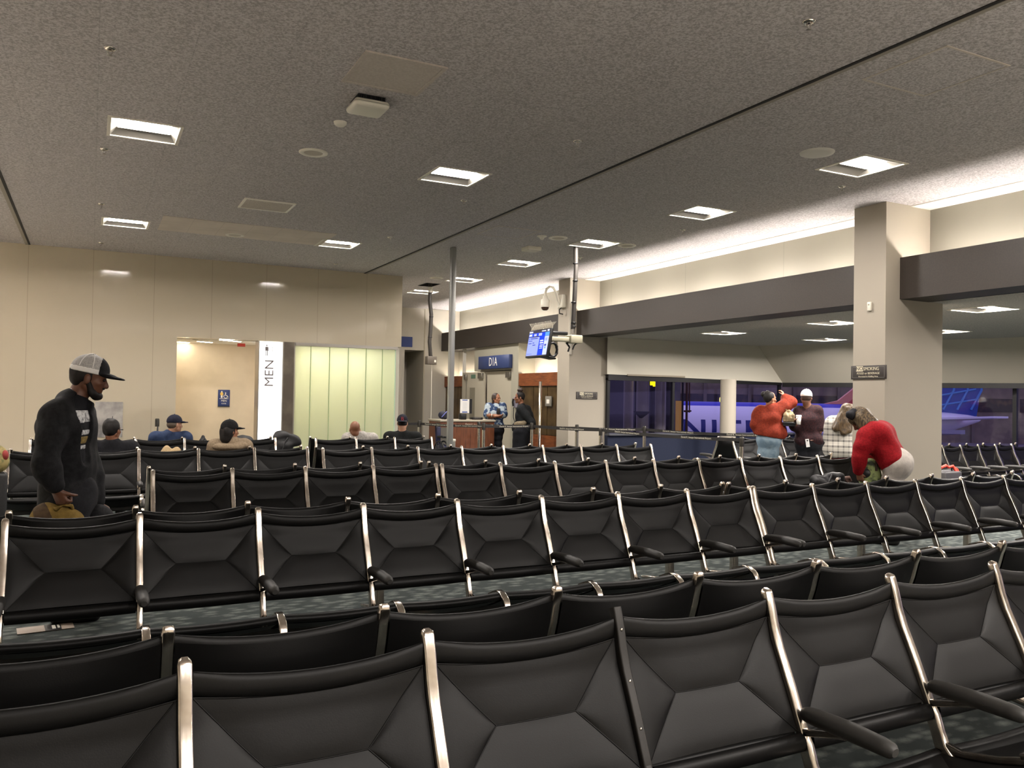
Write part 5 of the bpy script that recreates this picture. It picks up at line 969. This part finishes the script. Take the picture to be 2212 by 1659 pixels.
wear(o, 'shoes', grow(foot(aL, -90) + foot(aR, -90), .012), .012, M_shoe, .02, wr=0)
M_hb = hair_mat('hair_highlighted', S(44, 34, 26), S(112, 94, 66))
wear(o, 'hair', [H.e((0, -.02, .04), (.092, .108, .10)), cap(P(1860, 893, -.02), P(1897, 925, -.06), .075, .05), cap(P(1858, 905, -.06), P(1872, 932, -.12), .07, .045), cap(P(1866, 897, .02), P(1893, 915, .06), .07, .045)], .009, M_hb, .04, wr=.006, wf=55)
link('scrunchie', sdf_mesh('scrunchie', [ell(P(1838, 896, -.06), (.055, .05, .055)), ell(P(1846, 890, -.04), (.04, .04, .035))], .008, mat('scrunchie_black', S(20, 20, 28), .8), .02, wrinkle=.006, wf=70), o)
t = thing('floral_tote', 'green floral tote bag with brown handles hanging at the red sweater woman\'s arm', 'bag', (fr.loc.x, fr.loc.y, 0), fr.rz); cb = P(1880, 1016, -.02); M_fl = mat('floral_green', S(150, 164, 104), .7, noise=(16, S(52, 62, 44), .44, .60, 5))
BB = [ell(cb, (.105, .08, .13)), ell(cb + _e((0, 0, -.10)), (.12, .085, .10))]; link('body', sdf_mesh('body', BB, .009, M_fl, .05, wrinkle=.004), t); link('dark_patch', sdf_mesh('dark_patch', [ell(cb + _e((-.045, -.07, -.03)), (.06, .03, .055))], .008, M_black, .02), t); b = MB(); b.tube([cb + _e((-.06, -.05, .10)), cb + _e((-.04, -.06, .17)), cb + _e((.02, -.06, .19)), cb + _e((.06, -.06, .13)), cb + _e((.06, -.07, .0))], .013, 8); ob('handle', b, mat('handle_brown', S(66, 48, 34), .6), t)

# --- woman in the rust sweater, arm raised, by the window
fr = Frame(1660, 13.5); P = fr.P; H = Head(P(1664, 862), 55, 4, 0, 1.0)
pel, chest, neck = P(1660, 948), P(1661, 905), P(1665, 880); shL, shR = P(1642, 888, .03), P(1684, 885, .04); elR, wrR = P(1710, 869, .10), P(1694, 857, .16); elL, wrL = P(1632, 918, .0), P(1648, 930, .18)
hL, hR = P(1651, 950), P(1670, 950); kL, kR = _e((-.08, .03, .47)), _e((.08, .03, .47)); aL, aR = _e((-.09, 0, .07)), _e((.09, 0, .07)); legs = leg(hL, kL, aL, 1.05) + leg(hR, kR, aR, 1.05)
T = torso(pel, chest, neck, shL, shR, .92); hd = hand(wrR, (-.35, .1, .9), (-.8, .3, -.2), .17, (25, 40, 30), .5, 1)
o = person(fr, 'woman in a rust orange sweater and pale jeans raising her hand toward the window', T + arm(shL, elL, wrL) + arm(shR, elR, wrR) + legs + foot(aL, 5) + foot(aR, 10) + [cap(neck, H.p(0, -.03, -.06), .05, .05)] + H.prims(True) + hd + hand(wrL, (.6, .6, 0), (0, 0, -1), .17), .010, SK_MED)
M_rust = cloth('rust_knit', S(122, 44, 25), S(103, 35, 20), 40)
wear(o, 'sweater', grow(T + arm(shL, elL, wrL, 1.35) + arm(shR, elR, lerp(elR, wrR, .85), 1.35) + [cap(P(1652, 933), P(1670, 933), .135, .14), cap(P(1685, 925), P(1690, 938), .06, .05)], .028), .012, M_rust, .05, [((0, 0, -1), P(1660, 946)), ((0, 0, 1), P(1660, 872))] if False else [((-.15, 0, -1), P(1660, 943))], wr=.009, wf=18, seed=8)
wear(o, 'hood_neckline', [cap(P(1650, 884), P(1678, 882), .05, .05, None)], .01, M_rust, .03, wr=.006)
wear(o, 'jeans', grow(legs + [cap(hL, hR, .12), cap(pel, pel + _e((0, 0, .05)), .13)], .012), .012, cloth('pale_denim', S(128, 146, 158), S(102, 122, 138), 12), .04, wr=.004)
wear(o, 'shoes', grow(foot(aL, 5) + foot(aR, 10), .012), .014, M_shoe, .02, wr=0)
wear(o, 'hair', [H.e((0, -.025, .035), (.084, .092, .094)), H.e((0, -.07, .0), (.05, .03, .05))], .008, M_hairb, .03, [(H.R[1], H.p(0, .045, 0))], wr=.003, wf=60); link('hair_bun', sdf_mesh('hair_bun', [ell(P(1650, 852), (.05, .05, .045)), ell(P(1657, 848), (.04, .04, .035))], .008, M_hairb, .02, wrinkle=.004, wf=60), o)

# --- man in maroon with the white cap
fr = Frame(1745, 13.5); P = fr.P; H = Head(P(1742, 860), 8, -2, 0, 1.04)
pel, chest, neck = P(1746, 955), P(1746, 905), P(1745, 880); shL, shR = P(1725, 889), P(1766, 889); elL, wrL = P(1716, 921, -.06), P(1717, 908, -.26); elR, wrR = P(1771, 925), P(1763, 946, -.08)
hL, hR = P(1735, 958), P(1757, 958); kL, kR = _e((-.09, .02, .47)), _e((.09, .02, .47)); aL, aR = _e((-.10, 0, .07)), _e((.10, 0, .07)); legs = leg(hL, kL, aL, 1.1) + leg(hR, kR, aR, 1.1)
T = torso(pel, chest, neck, shL, shR, 1.02); hR_ = hand(wrR, (-.75, -.1, -.6), (-.3, -.2, .8), .19, (40, 55, 35), .3, -1); hL_ = hand(wrL, (.5, -.3, .1), (0, -.2, 1), .19, (35, 45, 30), .3, 1)
o = person(fr, 'man in a maroon shirt and white cap holding a white cup and a phone', T + arm(shL, elL, wrL, 1.15) + arm(shR, elR, wrR, 1.15) + legs + foot(aL, 0) + foot(aR, 8) + [cap(neck, H.p(0, -.03, -.06), .065, .060)] + H.prims() + hR_ + hL_, .010, SK_DARK)
M_mar = cloth('maroon_check', S(52, 28, 30), S(30, 18, 22), 50)
wear(o, 'shirt', grow(T + arm(shL, elL, lerp(elL, wrL, .5), 1.3)[:3] + [cap(shR, lerp(shR, elR, .95), .075, .072), cap(P(1738, 950), P(1757, 950), .135)], .016), .012, M_mar, .05, [((0, 0, -1), P(1746, 968))], wr=.008, wf=18, seed=9)
wear(o, 'trousers', grow(legs + [cap(hL, hR, .125), cap(pel, pel + _e((0, 0, .05)), .13)], .016), .013, M_jean, .04, wr=.004); wear(o, 'shoes', grow(foot(aL, 0) + foot(aR, 8), .012), .014, M_shoe, .02, wr=0)
wear(o, 'hair', [H.e((0, -.025, .02), (.079, .088, .080)), H.e((0, -.05, -.02), (.060, .042, .03))], .008, mat('hair_short_brown', S(58, 38, 28), .7), .02, [(H.R[1], H.p(0, .01, 0))], wr=.002, wf=60); ballcap(o, H, mat('cap_plain_white', S(236, 232, 224), .8), MATS['cap_plain_white'], .008)
b = MB(); b.tube([wrR + _e((-.035 * math.cos(a), .033 * math.sin(a), .01 * math.cos(a))) for a in [i * .45 for i in range(15)]], .006, 6); ob('wristwatch', b, M_black, o)
t = thing('paper_cup', 'white takeaway cup in the maroon shirt man\'s raised hand', 'cup', (fr.loc.x, fr.loc.y, 0), fr.rz); c0 = P(1725, 917, -.33); b = MB(); b.lathe([(.0001, 0), (.03, 0), (.042, .13), (.0001, .13)], c0, 22); ob('cup', b, mat('cup_white', S(240, 238, 232), .5), t); b = MB(); b.lathe([(.045, .126), (.045, .14), (.038, .152), (.0001, .152)], c0, 22); ob('lid', b, MATS['cup_white'], t)
t = thing('food_tray', 'black drink tray held against the maroon shirt man', 'tray', (fr.loc.x, fr.loc.y, 0), fr.rz); c1 = P(1706, 914, -.24); b = MB(); b.rbox(c1[0] - .11, c1[0] + .10, c1[1] - .08, c1[1] + .10, c1[2] - .02, c1[2] + .02, .012, 2); ob('tray', b, M_black, t); b = MB(); b.rbox(c1[0] - .10, c1[0] + .09, c1[1] - .07, c1[1] + .09, c1[2] - .05, c1[2] - .02, .01, 2); ob('tray_base', b, M_dark, t)
t = thing('paper_bag', 'crumpled tan paper bag standing on the black tray', 'paper bag', (fr.loc.x, fr.loc.y, 0), fr.rz); c2 = c1 + _e((-.02, .0, .10)); link('body', sdf_mesh('body', [cap(c2 + _e((sx, sy, z)), c2 + _e((sx, sy, z)), .03) for sx in (-.06, -.02, .02, .06) for sy in (-.03, .03) for z in (-.06, -.02, .02)] + [cap(c2 + _e((-.05, 0, .05)), c2 + _e((.045, 0, .055)), .03), cap(c2 + _e((-.035, 0, .085)), c2 + _e((.02, 0, .09)), .02)], .006, mat('kraft_paper', S(138, 120, 90), .75), .02, wrinkle=.006, wf=70), t); b = MB(); b.tube([c2 + _e((-.03, -.02, .10)), c2 + _e((-.045, -.02, .12)), c2 + _e((-.02, -.02, .115))], .006, 6); ob('rolled_top', b, MATS['kraft_paper'], t)
t = thing('white_phone', 'white phone in the maroon shirt man\'s lowered hand', 'phone', (fr.loc.x, fr.loc.y, 0), fr.rz); c3 = P(1744, 957, -.16); b = MB(); b.poly([c3 + _e((-.035, 0, .06)), c3 + _e((.02, 0, .07)), c3 + _e((.04, 0, -.06)), c3 + _e((-.015, 0, -.07))], (0, .01, 0)); ob('case', b, mat('phone_white', S(232, 230, 228), .4), t); b = MB(); b.ell(c3 + _e((0, -.002, .04)), (.012, .004, .012), 10, 6); ob('camera_lens', b, M_black, t)

# --- woman in the plaid shirt
fr = Frame(1812, 12.6); P = fr.P; H = Head(P(1832, 890, .02), 70, -25, 0, 1.0)
pel, chest, neck = P(1814, 972), P(1815, 925), P(1822, 905); shL, shR = P(1798, 912, .05), P(1838, 915, .0); elL, wrL = P(1792, 945, .1), P(1815, 960, .25); elR, wrR = P(1843, 950, -.02), P(1850, 965, .15)
hL, hR = P(1805, 978), P(1823, 978); kL, kR = _e((-.07, .03, .40)), _e((.07, .03, .40)); aL, aR = _e((-.08, 0, .07)), _e((.08, 0, .07)); legs = leg(hL, kL, aL) + leg(hR, kR, aR); T = torso(pel, chest, neck, shL, shR, 1.0)
o = person(fr, 'woman with long brown hair in a white plaid shirt beside the wide column', T + arm(shL, elL, wrL) + arm(shR, elR, wrR) + legs + foot(aL, 20) + foot(aR, 30) + [cap(neck, H.p(0, -.03, -.06), .05, .05)] + H.prims(True) + hand(wrL, (.7, .6, 0), (0, 0, -1), .16) + hand(wrR, (.5, .8, 0), (0, 0, -1), .16), .011, SK_LIGHT)
mp = mat('white_plaid', S(222, 216, 204), .85); nt = mp.node_tree; N = nt.nodes; L = nt.links; tc = N.new('ShaderNodeTexCoord'); sp = N.new('ShaderNodeSeparateXYZ'); L.new(tc.outputs['Object'], sp.inputs[0]); prev = None
for ax_, per, wd, gain in ((2, .085, .021, .42), (2, .0425, .006, .2), (0, .075, .012, .28)):
    q = N.new('ShaderNodeMath'); q.operation = 'PINGPONG'; q.inputs[1].default_value = per / 2; L.new(sp.outputs[ax_], q.inputs[0]); l = N.new('ShaderNodeMath'); l.operation = 'LESS_THAN'; l.inputs[1].default_value = wd / 1.2; L.new(q.outputs[0], l.inputs[0]); g = N.new('ShaderNodeMath'); g.operation = 'MULTIPLY'; g.inputs[1].default_value = gain; L.new(l.outputs[0], g.inputs[0])
    if prev is None: prev = g
    else: a_ = N.new('ShaderNodeMath'); a_.operation = 'ADD'; L.new(prev.outputs[0], a_.inputs[0]); L.new(g.outputs[0], a_.inputs[1]); prev = a_
mx = N.new('ShaderNodeMix'); mx.data_type = 'RGBA'; L.new(prev.outputs[0], mx.inputs[0]); mx.inputs[6].default_value = S(192, 187, 177); mx.inputs[7].default_value = S(40, 36, 44); L.new(mx.outputs[2], N['Principled BSDF'].inputs['Base Color'])
wear(o, 'plaid_shirt', grow(T + arm(shL, elL, lerp(elL, wrL, .9), 1.4) + arm(shR, elR, lerp(elR, wrR, .9), 1.4) + [cap(P(1803, 972), P(1828, 972), .145, .14)], .028), .012, mp, .05, [((.12, 0, -1), P(1815, 988))], wr=.007, wf=20, seed=11)
wear(o, 'trousers', grow(legs + [cap(hL, hR, .11)], .016), .014, cloth('dark_red_trousers', S(84, 26, 32)), .04, wr=.003); wear(o, 'shoes', grow(foot(aL, 20) + foot(aR, 30), .012), .014, M_shoe, .02, wr=0)
wear(o, 'hair', [H.e((0, -.02, .035), (.09, .10, .097)), cap(P(1826, 885, -.04), P(1806, 925, -.15), .075, .06), cap(P(1830, 890, -.05), P(1822, 935, -.16), .075, .045), cap(P(1838, 890, -.04), P(1834, 930, -.14), .06, .04)], .009, hair_mat('hair_brown', S(46, 36, 24), S(96, 76, 50)), .04, (), wr=.006, wf=55)

# --- gate agent in the blue aloha shirt, arms crossed
fr = Frame(1070, 18.6); P = fr.P; H = Head(P(1072, 861, -.02), 128, 0, 4, 1.0)
pel, chest, neck = P(1069, 927), P(1070, 893), P(1071, 874); shR, shL = P(1056, 879), P(1085, 878); elR, wrR = P(1053, 901, -.06), P(1076, 899, -.24); elL, wrL = P(1088, 899, -.06), P(1062, 897, -.20)
hR, hL = P(1063, 930), P(1077, 930); kR, kL = _e((-.06, -.02, .46)), _e((.10, -.03, .46)); aR, aL = _e((-.06, 0, .07)), _e((.12, 0, .07)); legs = leg(hR, kR, aR, .95) + leg(hL, kL, aL, .95); T = torso(pel, chest, neck, shL, shR, .95)
o = person(fr, 'woman with crossed arms in a blue and white aloha shirt at the gate counter', T + arm(shL, elL, wrL) + arm(shR, elR, wrR) + legs + foot(aR, 185) + foot(aL, 170) + [cap(neck, H.p(0, -.03, -.06), .048, .048)] + H.prims(True) + hand(wrR, (.9, .0, .15), (0, .6, 1), .16, (30, 30, 20)) + hand(wrL, (-.9, .1, -.1), (0, 1, 0), .16, (30, 30, 20)), .010, SK_MED)
[ob('eye', MB().ell(H.p(q * .030, .081, .002), (.0095,) * 3, 10, 6), M_eye, o) for q in (-1, 1)]
M_al = mat('aloha_print', S(31, 57, 97), .8, noise=(9, S(168, 182, 191), .47, .56, 2))
wear(o, 'aloha_shirt', grow(T + [cap(shL, lerp(shL, elL, .75), .075, .085), cap(shR, lerp(shR, elR, .75), .075, .085), cap(P(1062, 925), P(1078, 925), .125)], .02), .011, M_al, .04, [((0, 0, -1), P(1070, 924)), ((0, -.35, 1), H.p(0, 0, -.085))], wr=.004, seed=13)
wear(o, 'trousers', grow(legs + [cap(hR, hL, .115), cap(pel, pel + _e((0, 0, .05)), .12)], .014), .013, M_jean, .04, wr=.003); wear(o, 'shoes', grow(foot(aR, 185) + foot(aL, 170), .012), .014, M_shoe, .02, wr=0)
wear(o, 'hair', [H.e((0, -.02, .035), (.085, .095, .095)), H.e((0, -.07, -.03), (.06, .035, .08)), H.k((.07, -.02, .0), (.055, -.05, -.12), .02)], .008, mat('hair_dark_brown', S(46, 32, 26), .45), .03, [(H.R[1] - .45 * H.R[2], H.p(0, .052, .05))], wr=.003, wf=60)
b = MB(); b.tube([wrL + _e((0, .03 * math.cos(a), .03 * math.sin(a))) for a in [i * .45 for i in range(15)]], .008, 6); ob('wristwatch', b, M_wtext, o); b = MB(); b.rbox(*(chest[0] + .03, chest[0] + .10, chest[1] - .165, chest[1] - .13, chest[2] - .02, chest[2] + .12), .01, 2); ob('radio', b, M_black, o)

# --- gate agent in black with the hair bun, profile to the viewer's left
fr = Frame(1126, 17.4); P = fr.P; H = Head(P(1122, 859), -100, -2, 0, 1.04)
pel, chest, neck = P(1127, 932), P(1129, 896), P(1126, 876); shL, shR = P(1126, 884, -.15), P(1138, 884, .15); elL, wrL = P(1147, 911, -.18), P(1150, 925, -.02); elR, wrR = P(1149, 911, .16), P(1152, 926, .04)
hL, hR = P(1124, 936, -.09), P(1131, 936, .09); kL, kR = _e((-.06, -.09, .46)), _e((.02, .10, .46)); aL, aR = _e((-.04, -.10, .07)), _e((.03, .10, .07)); legs = leg(hL, kL, aL, 1.15) + leg(hR, kR, aR, 1.15); T = torso(pel, chest, neck, shL, shR, 1.0)
o = person(fr, 'woman in a black uniform jacket with a high hair bun, hands behind her back', T + arm(shL, elL, wrL, 1.05) + arm(shR, elR, wrR, 1.05) + legs + foot(aL, -95) + foot(aR, -80) + [cap(neck, H.p(0, -.03, -.06), .052, .05)] + H.prims(True) + hand(wrL, (.3, .5, -.6), (-1, 0, 0), .165) + hand(wrR, (.2, -.5, -.5), (-1, 0, 0), .165), .010, SK_BROWN)
[ob('eye', MB().ell(H.p(q * .030, .081, .002), (.0095,) * 3, 10, 6), M_eye, o) for q in (-1, 1)]
wear(o, 'uniform_jacket', grow(T + arm(shL, elL, lerp(elL, wrL, .9), 1.25) + arm(shR, elR, lerp(elR, wrR, .9), 1.25) + [cap(P(1121, 925), P(1133, 925), .135)], .020), .011, cloth('uniform_black', S(32, 34, 36)), .04, [((0, 0, -1), P(1126, 932)), ((-.4, 0, 1), H.p(0, 0, -.13))], wr=.004, seed=15)
wear(o, 'wide_trousers', grow(legs + [cap(hL, hR, .12), cap(hL, _e((-.05, -.10, .12)), .13, .11), cap(hR, _e((.03, .10, .12)), .13, .11)], .02), .013, cloth('trousers_black', S(24, 25, 30)), .05, wr=.004); wear(o, 'shoes', grow(foot(aL, -95) + foot(aR, -80), .012), .014, M_shoe, .02, wr=0)
wear(o, 'hair', [H.e((0, -.018, .035), (.080, .096, .093)), H.e((0, -.07, .0), (.05, .03, .06))], .008, M_hairb, .02, [(H.R[1] - .35 * H.R[2], H.p(0, .045, .03))], wr=.002, wf=60); link('hair_bun', sdf_mesh('hair_bun', [H.e((0, -.02, .155), (.055, .058, .042)), H.e((0, -.015, .125), (.04, .04, .03))], .008, mat('hair_bun_brown', S(50, 36, 30), .5), .02, wrinkle=.003, wf=60), o)
b = MB(); b.tube([neck + _e((.02, -.08, .02)), chest + _e((-.08, -.135, .05)), chest + _e((-.13, -.08, -.10)), chest + _e((-.14, -.02, -.2))], .005, 6); ob('lanyard', b, mat('lanyard_grey', S(196, 196, 200), .6), o); b = MB(); q = chest + _e((-.075, -.15, .045)); b.poly([q + _e((-.04, 0, .02)), q + _e((.035, 0, -.015)), q + _e((.03, 0, -.04)), q + _e((-.045, 0, -.005))], (0, .006, 0)); ob('name_badge', b, M_wtext, o)
t = thing('tan_waist_bag', 'tan fabric bag slung at the uniformed woman\'s waist', 'bag', (fr.loc.x, fr.loc.y, 0), fr.rz); c0 = P(1122, 916, -.15); link('body', sdf_mesh('body', [ell(c0, (.11, .06, .06)), ell(c0 + _e((.07, -.01, .03)), (.09, .05, .05)), ell(c0 + _e((-.05, .02, -.05)), (.06, .05, .06))], .009, cloth('tan_cloth', S(130, 118, 97)), .04, wrinkle=.006), t); b = MB(); b.tube([c0 + _e((.14, 0, .03)), c0 + _e((.19, .1, .08)), c0 + _e((.15, .22, .05))], .014, 6); ob('strap', b, MATS['tan_cloth'], t)

# --- seated people seen from behind
def seated(px, d, hy, yaw, label, skin, shirt, sh_py, sh_half, hs=1.0, pitch=0, lean=0, vox=.010, w=1.0):
    fr = Frame(px, d); P = fr.P; H = Head(P(px, hy), yaw, pitch, 0, hs); sh = P(px, sh_py); pel = _e((0, .02, .49)); neck = _e((sh[0] + lean, sh[1] + .0, sh[2] + .06)); chest = _e((lean * .6, .03, max(.68, sh[2] - .17))); a = sh_half
    shL, shR = _e((sh[0] + lean - a, .02, sh[2] - .01)), _e((sh[0] + lean + a, .02, sh[2] - .01)); elL, elR = shL + _e((-.05, .10, -.24)), shR + _e((.05, .10, -.24)); wrL, wrR = _e((-.14, .32, .56)), _e((.14, .32, .56))
    hL, hR = _e((-.09, .06, .48)), _e((.09, .06, .48)); kL, kR = _e((-.12, .50, .49)), _e((.12, .50, .49)); aL, aR = _e((-.12, .52, .07)), _e((.12, .52, .07)); legs = leg(hL, kL, aL) + leg(hR, kR, aR); T = torso(pel, chest, neck, shL, shR, w)
    o = person(fr, label, T + arm(shL, elL, wrL) + arm(shR, elR, wrR) + legs + foot(aL, 0) + foot(aR, 0) + [cap(neck - _e((0, 0, .02)), H.p(0, -.03, -.06), .062, .058)] + H.prims() + hand(wrL, (.4, .8, -.1), (0, 0, -1), .17) + hand(wrR, (-.4, .8, -.1), (0, 0, -1), .17), vox, skin)
    wear(o, 'shirt', grow(T + arm(shL, elL, wrL, 1.25)[:3] + arm(shR, elR, wrR, 1.25)[:3], .020), .011, shirt, .04, [((0, 0, 1), neck + _e((0, 0, .05)))], wr=.005, seed=int(px)); wear(o, 'trousers', grow(legs + [cap(hL, hR, .115)], .016), .014, M_jean, .04, wr=.003); wear(o, 'shoes', grow(foot(aL, 0) + foot(aR, 0), .012), .014, M_shoe, .02, wr=0)
    return fr, P, H, o
fr, P, H, o = seated(243, 9.60, 929, 35, 'seated man with short dark hair and glasses before the poster', SK_BROWN, cloth('seat_black_shirt', S(28, 28, 32)), 966, .20, 1.05)
wear(o, 'hair', [H.e((0, -.022, .035), (.086, .098, .096)), H.e((0, -.055, -.02), (.065, .05, .05))], .008, M_hairb, .02, [(H.R[1] - .5 * H.R[2], H.p(0, .05, .05))], wr=.003, wf=60); b = MB(); b.tube([H.p(.082, -.01, .005), H.p(.078, .07, .005), H.p(.05, .105, .0), H.p(0, .11, .003), H.p(-.05, .105, 0), H.p(-.078, .07, .005), H.p(-.082, -.01, .005)], .005, 6); ob('glasses', b, M_black, o)
fr, P, H, o = seated(497, 10.24, 931, 62, 'seated person in a black cap with long black hair and a beige hooded top', SK_MED, cloth('beige_fleece', S(146, 129, 106), S(128, 111, 90), 60), 962, .18, 1.02)
ballcap(o, H, cloth('cap_black_twill', S(26, 26, 28)), MATS['cap_black_twill'], .008); wear(o, 'hair', [H.e((0, -.03, .01), (.085, .09, .095)), H.e((0, -.06, -.08), (.085, .06, .08)), H.e((.0, -.05, -.03), (.09, .06, .08))], .009, M_hairb, .03, [(H.R[1], H.p(0, .03, 0))], wr=.004, wf=55); wear(o, 'hood', [ell(P(497, 966, -.10), (.15, .07, .05)), ell(P(520, 962, -.05), (.10, .07, .05)), ell(P(474, 964, -.05), (.10, .07, .05))], .010, MATS['beige_fleece'], .03, wr=.006)
fr, P, H, o = seated(378, 12.08, 917, 62, 'seated man in a blue shirt and navy cap beside the restroom alcove', SK_LIGHT, cloth('blue_shirt', S(53, 67, 97), S(43, 56, 84), 20), 944, .20, 1.04, lean=-.06)
ballcap(o, H, cloth('cap_navy', S(38, 40, 56)), MATS['cap_navy'], .008); wear(o, 'hair', [H.e((0, -.03, .0), (.079, .085, .07))], .008, mat('hair_grey_brown', S(90, 76, 62), .5), .02, [(H.R[1], H.p(0, .0, 0))], wr=.002)
fr, P, H, o = seated(766, 13.30, 927, -15, 'seated bald man in a white shirt before the frosted glass', SK_BROWN, cloth('white_shirt', S(178, 173, 166)), 946, .20, 1.05, lean=.09, w=1.05)
wear(o, 'collar', [cap(P(748, 941), P(800, 941), .05, .05)], .01, MATS['white_shirt'], .03, wr=.004)
fr, P, H, o = seated(869, 13.66, 914, 0, 'seated man in a black shirt and backward black cap with a red letter', SK_LIGHT, cloth('seat_black_tee', S(26, 28, 28)), 942, .22, 1.04, w=1.1)
ballcap(o, H, cloth('cap_black_wool', S(30, 30, 40)), MATS['cap_black_wool'], .008, yawb=180); q = H.p(0, -.126, .07); text('cap_letter', 'B', .085, mat('cap_red', S(176, 66, 72), .7), o, tuple(q), (PI / 2, 0, 0), ext=.004)
wear(o, 'hair', [H.e((0, -.03, .0), (.078, .084, .06))], .008, M_hairb, .02, [(H.R[1], H.p(0, .0, 0)), (-H.R[2], H.p(0, 0, -.035))], wr=.002)

# ---------------------------------------------------------------- bags and odds and ends on seats and floor
def lump(name, label, cat, loc, prims, m, vox=.01, wr=.008, extra=None):
    t = thing(name, label, cat, loc); link('body', sdf_mesh('body', prims, vox, m, .04, wrinkle=wr, wf=26, seed=len(label)), t)
    if extra: extra(t)
    return t
M_nyl = mat('black_nylon_bag', S(30, 30, 32), .6, noise=(60, S(22, 22, 24), .4, .6))
def ex(t): b = MB(); b.tube([(.20, -.05, .24), (.27, -.06, .25), (.31, -.05, .22), (.26, -.03, .20)], .022, 8); ob('brown_cuff', b, mat('brown_leather', S(92, 62, 50), .6), t); b = MB(); b.tube([(-.2, -.1, .1), (-.12, -.12, .22), (-.05, -.1, .3)], .012, 6); ob('strap', b, M_black, t)
lump('black_jacket', 'black jacket with a brown cuff heaped on a seat beside the red sweater woman', 'jacket', (7.72, 6.97, .375), [ell((0, 0, .14), (.24, .15, .13)), ell((.10, 0, .24), (.15, .11, .06)), ell((-.12, 0, .20), (.12, .12, .08)), ell((.05, -.05, .27), (.10, .07, .05))], M_nyl, .01, .014, ex)
def hd2(t): b = MB(); b.tube([(-.10, -.12, .2), (-.06, -.13, .3), (-.03, -.11, .4), (.02, -.08, .45)], .012, 6); ob('strap', b, M_black, t)
lump('black_backpack', 'black backpack topping a seat back in front of the lit MEN sign', 'bag', (2.06, 12.98, .375), [ell((0, 0, .22), (.17, .12, .24)), ell((0, .02, .40), (.16, .08, .10))], M_nyl, .012, .008, hd2)
lump('black_duffel_bag', 'lumpy black bags piled before the steel panel beside the MEN sign', 'bag', (2.70, 12.98, .375), [ell((-.05, 0, .25), (.17, .13, .26)), ell((.10, 0, .40), (.14, .10, .10)), ell((-.08, 0, .46), (.11, .09, .08))], M_nyl, .012, .014, hd2)
lump('dark_pouch', 'small dark pointed bag tip showing over a seat back before the alcove', 'bag', (1.50, 13.0, .375), [ell((0, 0, .20), (.12, .10, .24)), cap((-.02, 0, .36), (.0, 0, .47), .05, .025)], M_nyl, .012, .006, hd2)
lump('beige_pillow', 'fuzzy beige travel pillow on a seat below the blue shirt man', 'pillow', (.88, 10.72, .375), [ell((-.05, 0, .24), (.09, .09, .24)), ell((.06, 0, .24), (.09, .09, .23)), ell((0, 0, .15), (.14, .12, .16))], mat('beige_fuzz', S(196, 172, 132), .95, noise=(90, S(170, 146, 108), .4, .6)), .010, .006, lambda t: ob('cord', MB().tube([(-.02, -.09, .35), (.0, -.1, .28), (.02, -.09, .35)], .005, 6), M_must, t))
t = thing('carry_on_case', 'dark grey carry-on case with a red ribbon past the wide column', 'suitcase', (10.93, 7.75, 0)); b = MB(); b.rbox(-.19, .19, -.12, .12, .05, .56, .03, 3); ob('shell', b, mat('case_grey', S(60, 58, 60), .5), t); b = MB(); b.tube([(-.12, 0, .55), (-.12, 0, .60), (.12, 0, .60), (.12, 0, .55)], .012, 8); ob('handle', b, M_black, t); b = MB(); b.tube([(-.14, -.02, .61), (-.05, -.03, .64), (.02, -.02, .61), (.10, -.03, .63), (.13, -.06, .56), (.12, -.10, .48)], .02, 8); b.tube([(.1, -.03, .62), (.17, -.05, .58), (.18, -.08, .5)], .016, 8); ob('red_ribbon', b, mat('ribbon_red', S(226, 66, 50), .6), t); b = MB(); [b.lathe([(.02, -.012), (.028, 0), (.02, .012)], (x, y, .03), 12, 'x') for x in (-.15, .15) for y in (-.09, .09)]; ob('wheels', b, M_black, t)
fr = Frame(2, 7.9); t = thing('flowered_bag', 'yellow and green flowered bag at the picture edge on a black case', 'bag', (fr.loc.x, fr.loc.y, 0), fr.rz); q = fr.P(-12, 990); link('body', sdf_mesh('body', [ell(q, (.11, .10, .13)), ell(q - _e((0, 0, .05)), (.12, .11, .09))], .009, mat('flower_print', S(150, 134, 84), .8, noise=(11, S(72, 86, 48), .46, .58, 4)), .04, wrinkle=.004), t); b = MB(); b.ell(q + _e((.085, -.05, .03)), (.03, .04, .05), 12, 8); ob('red_flower', b, mat('flower_red', S(140, 44, 40), .7), t)
t = thing('black_case', 'upright black case under the flowered bag at the picture edge', 'suitcase', (fr.loc.x - .02, fr.loc.y, 0), fr.rz); b = MB(); b.rbox(q[0] - .16, q[0] + .13, -.13, .13, .03, q[2] - .135, .03, 3); ob('shell', b, M_nyl, t); b = MB(); [b.lathe([(.02, -.012), (.03, 0), (.02, .012)], (q[0] + x, y, .03), 12, 'x') for x in (-.12, .1) for y in (-.1, .1)]; ob('wheels', b, M_black, t)
t = thing('printed_card', 'white printed card with a dark stripe lying on the carpet under the seats', 'card', (-.22, 5.95, .002), .10); b = MB(); b.box(-.15, .02, -.07, .08, 0, .004); b.box(.02, .16, -.07, .08, 0, .004); ob('card', b, mat('card_white', S(180, 166, 152), .6), t); ob('dark_stripe', MB().box(.0, .09, -.071, .081, .0035, .0045), M_dark, t); b = MB(); b.box(.04, .06, -.04, .05, .0044, .0052); b.box(.07, .083, -.03, .05, .0044, .0052); ob('white_mark', b, M_wtext, t)
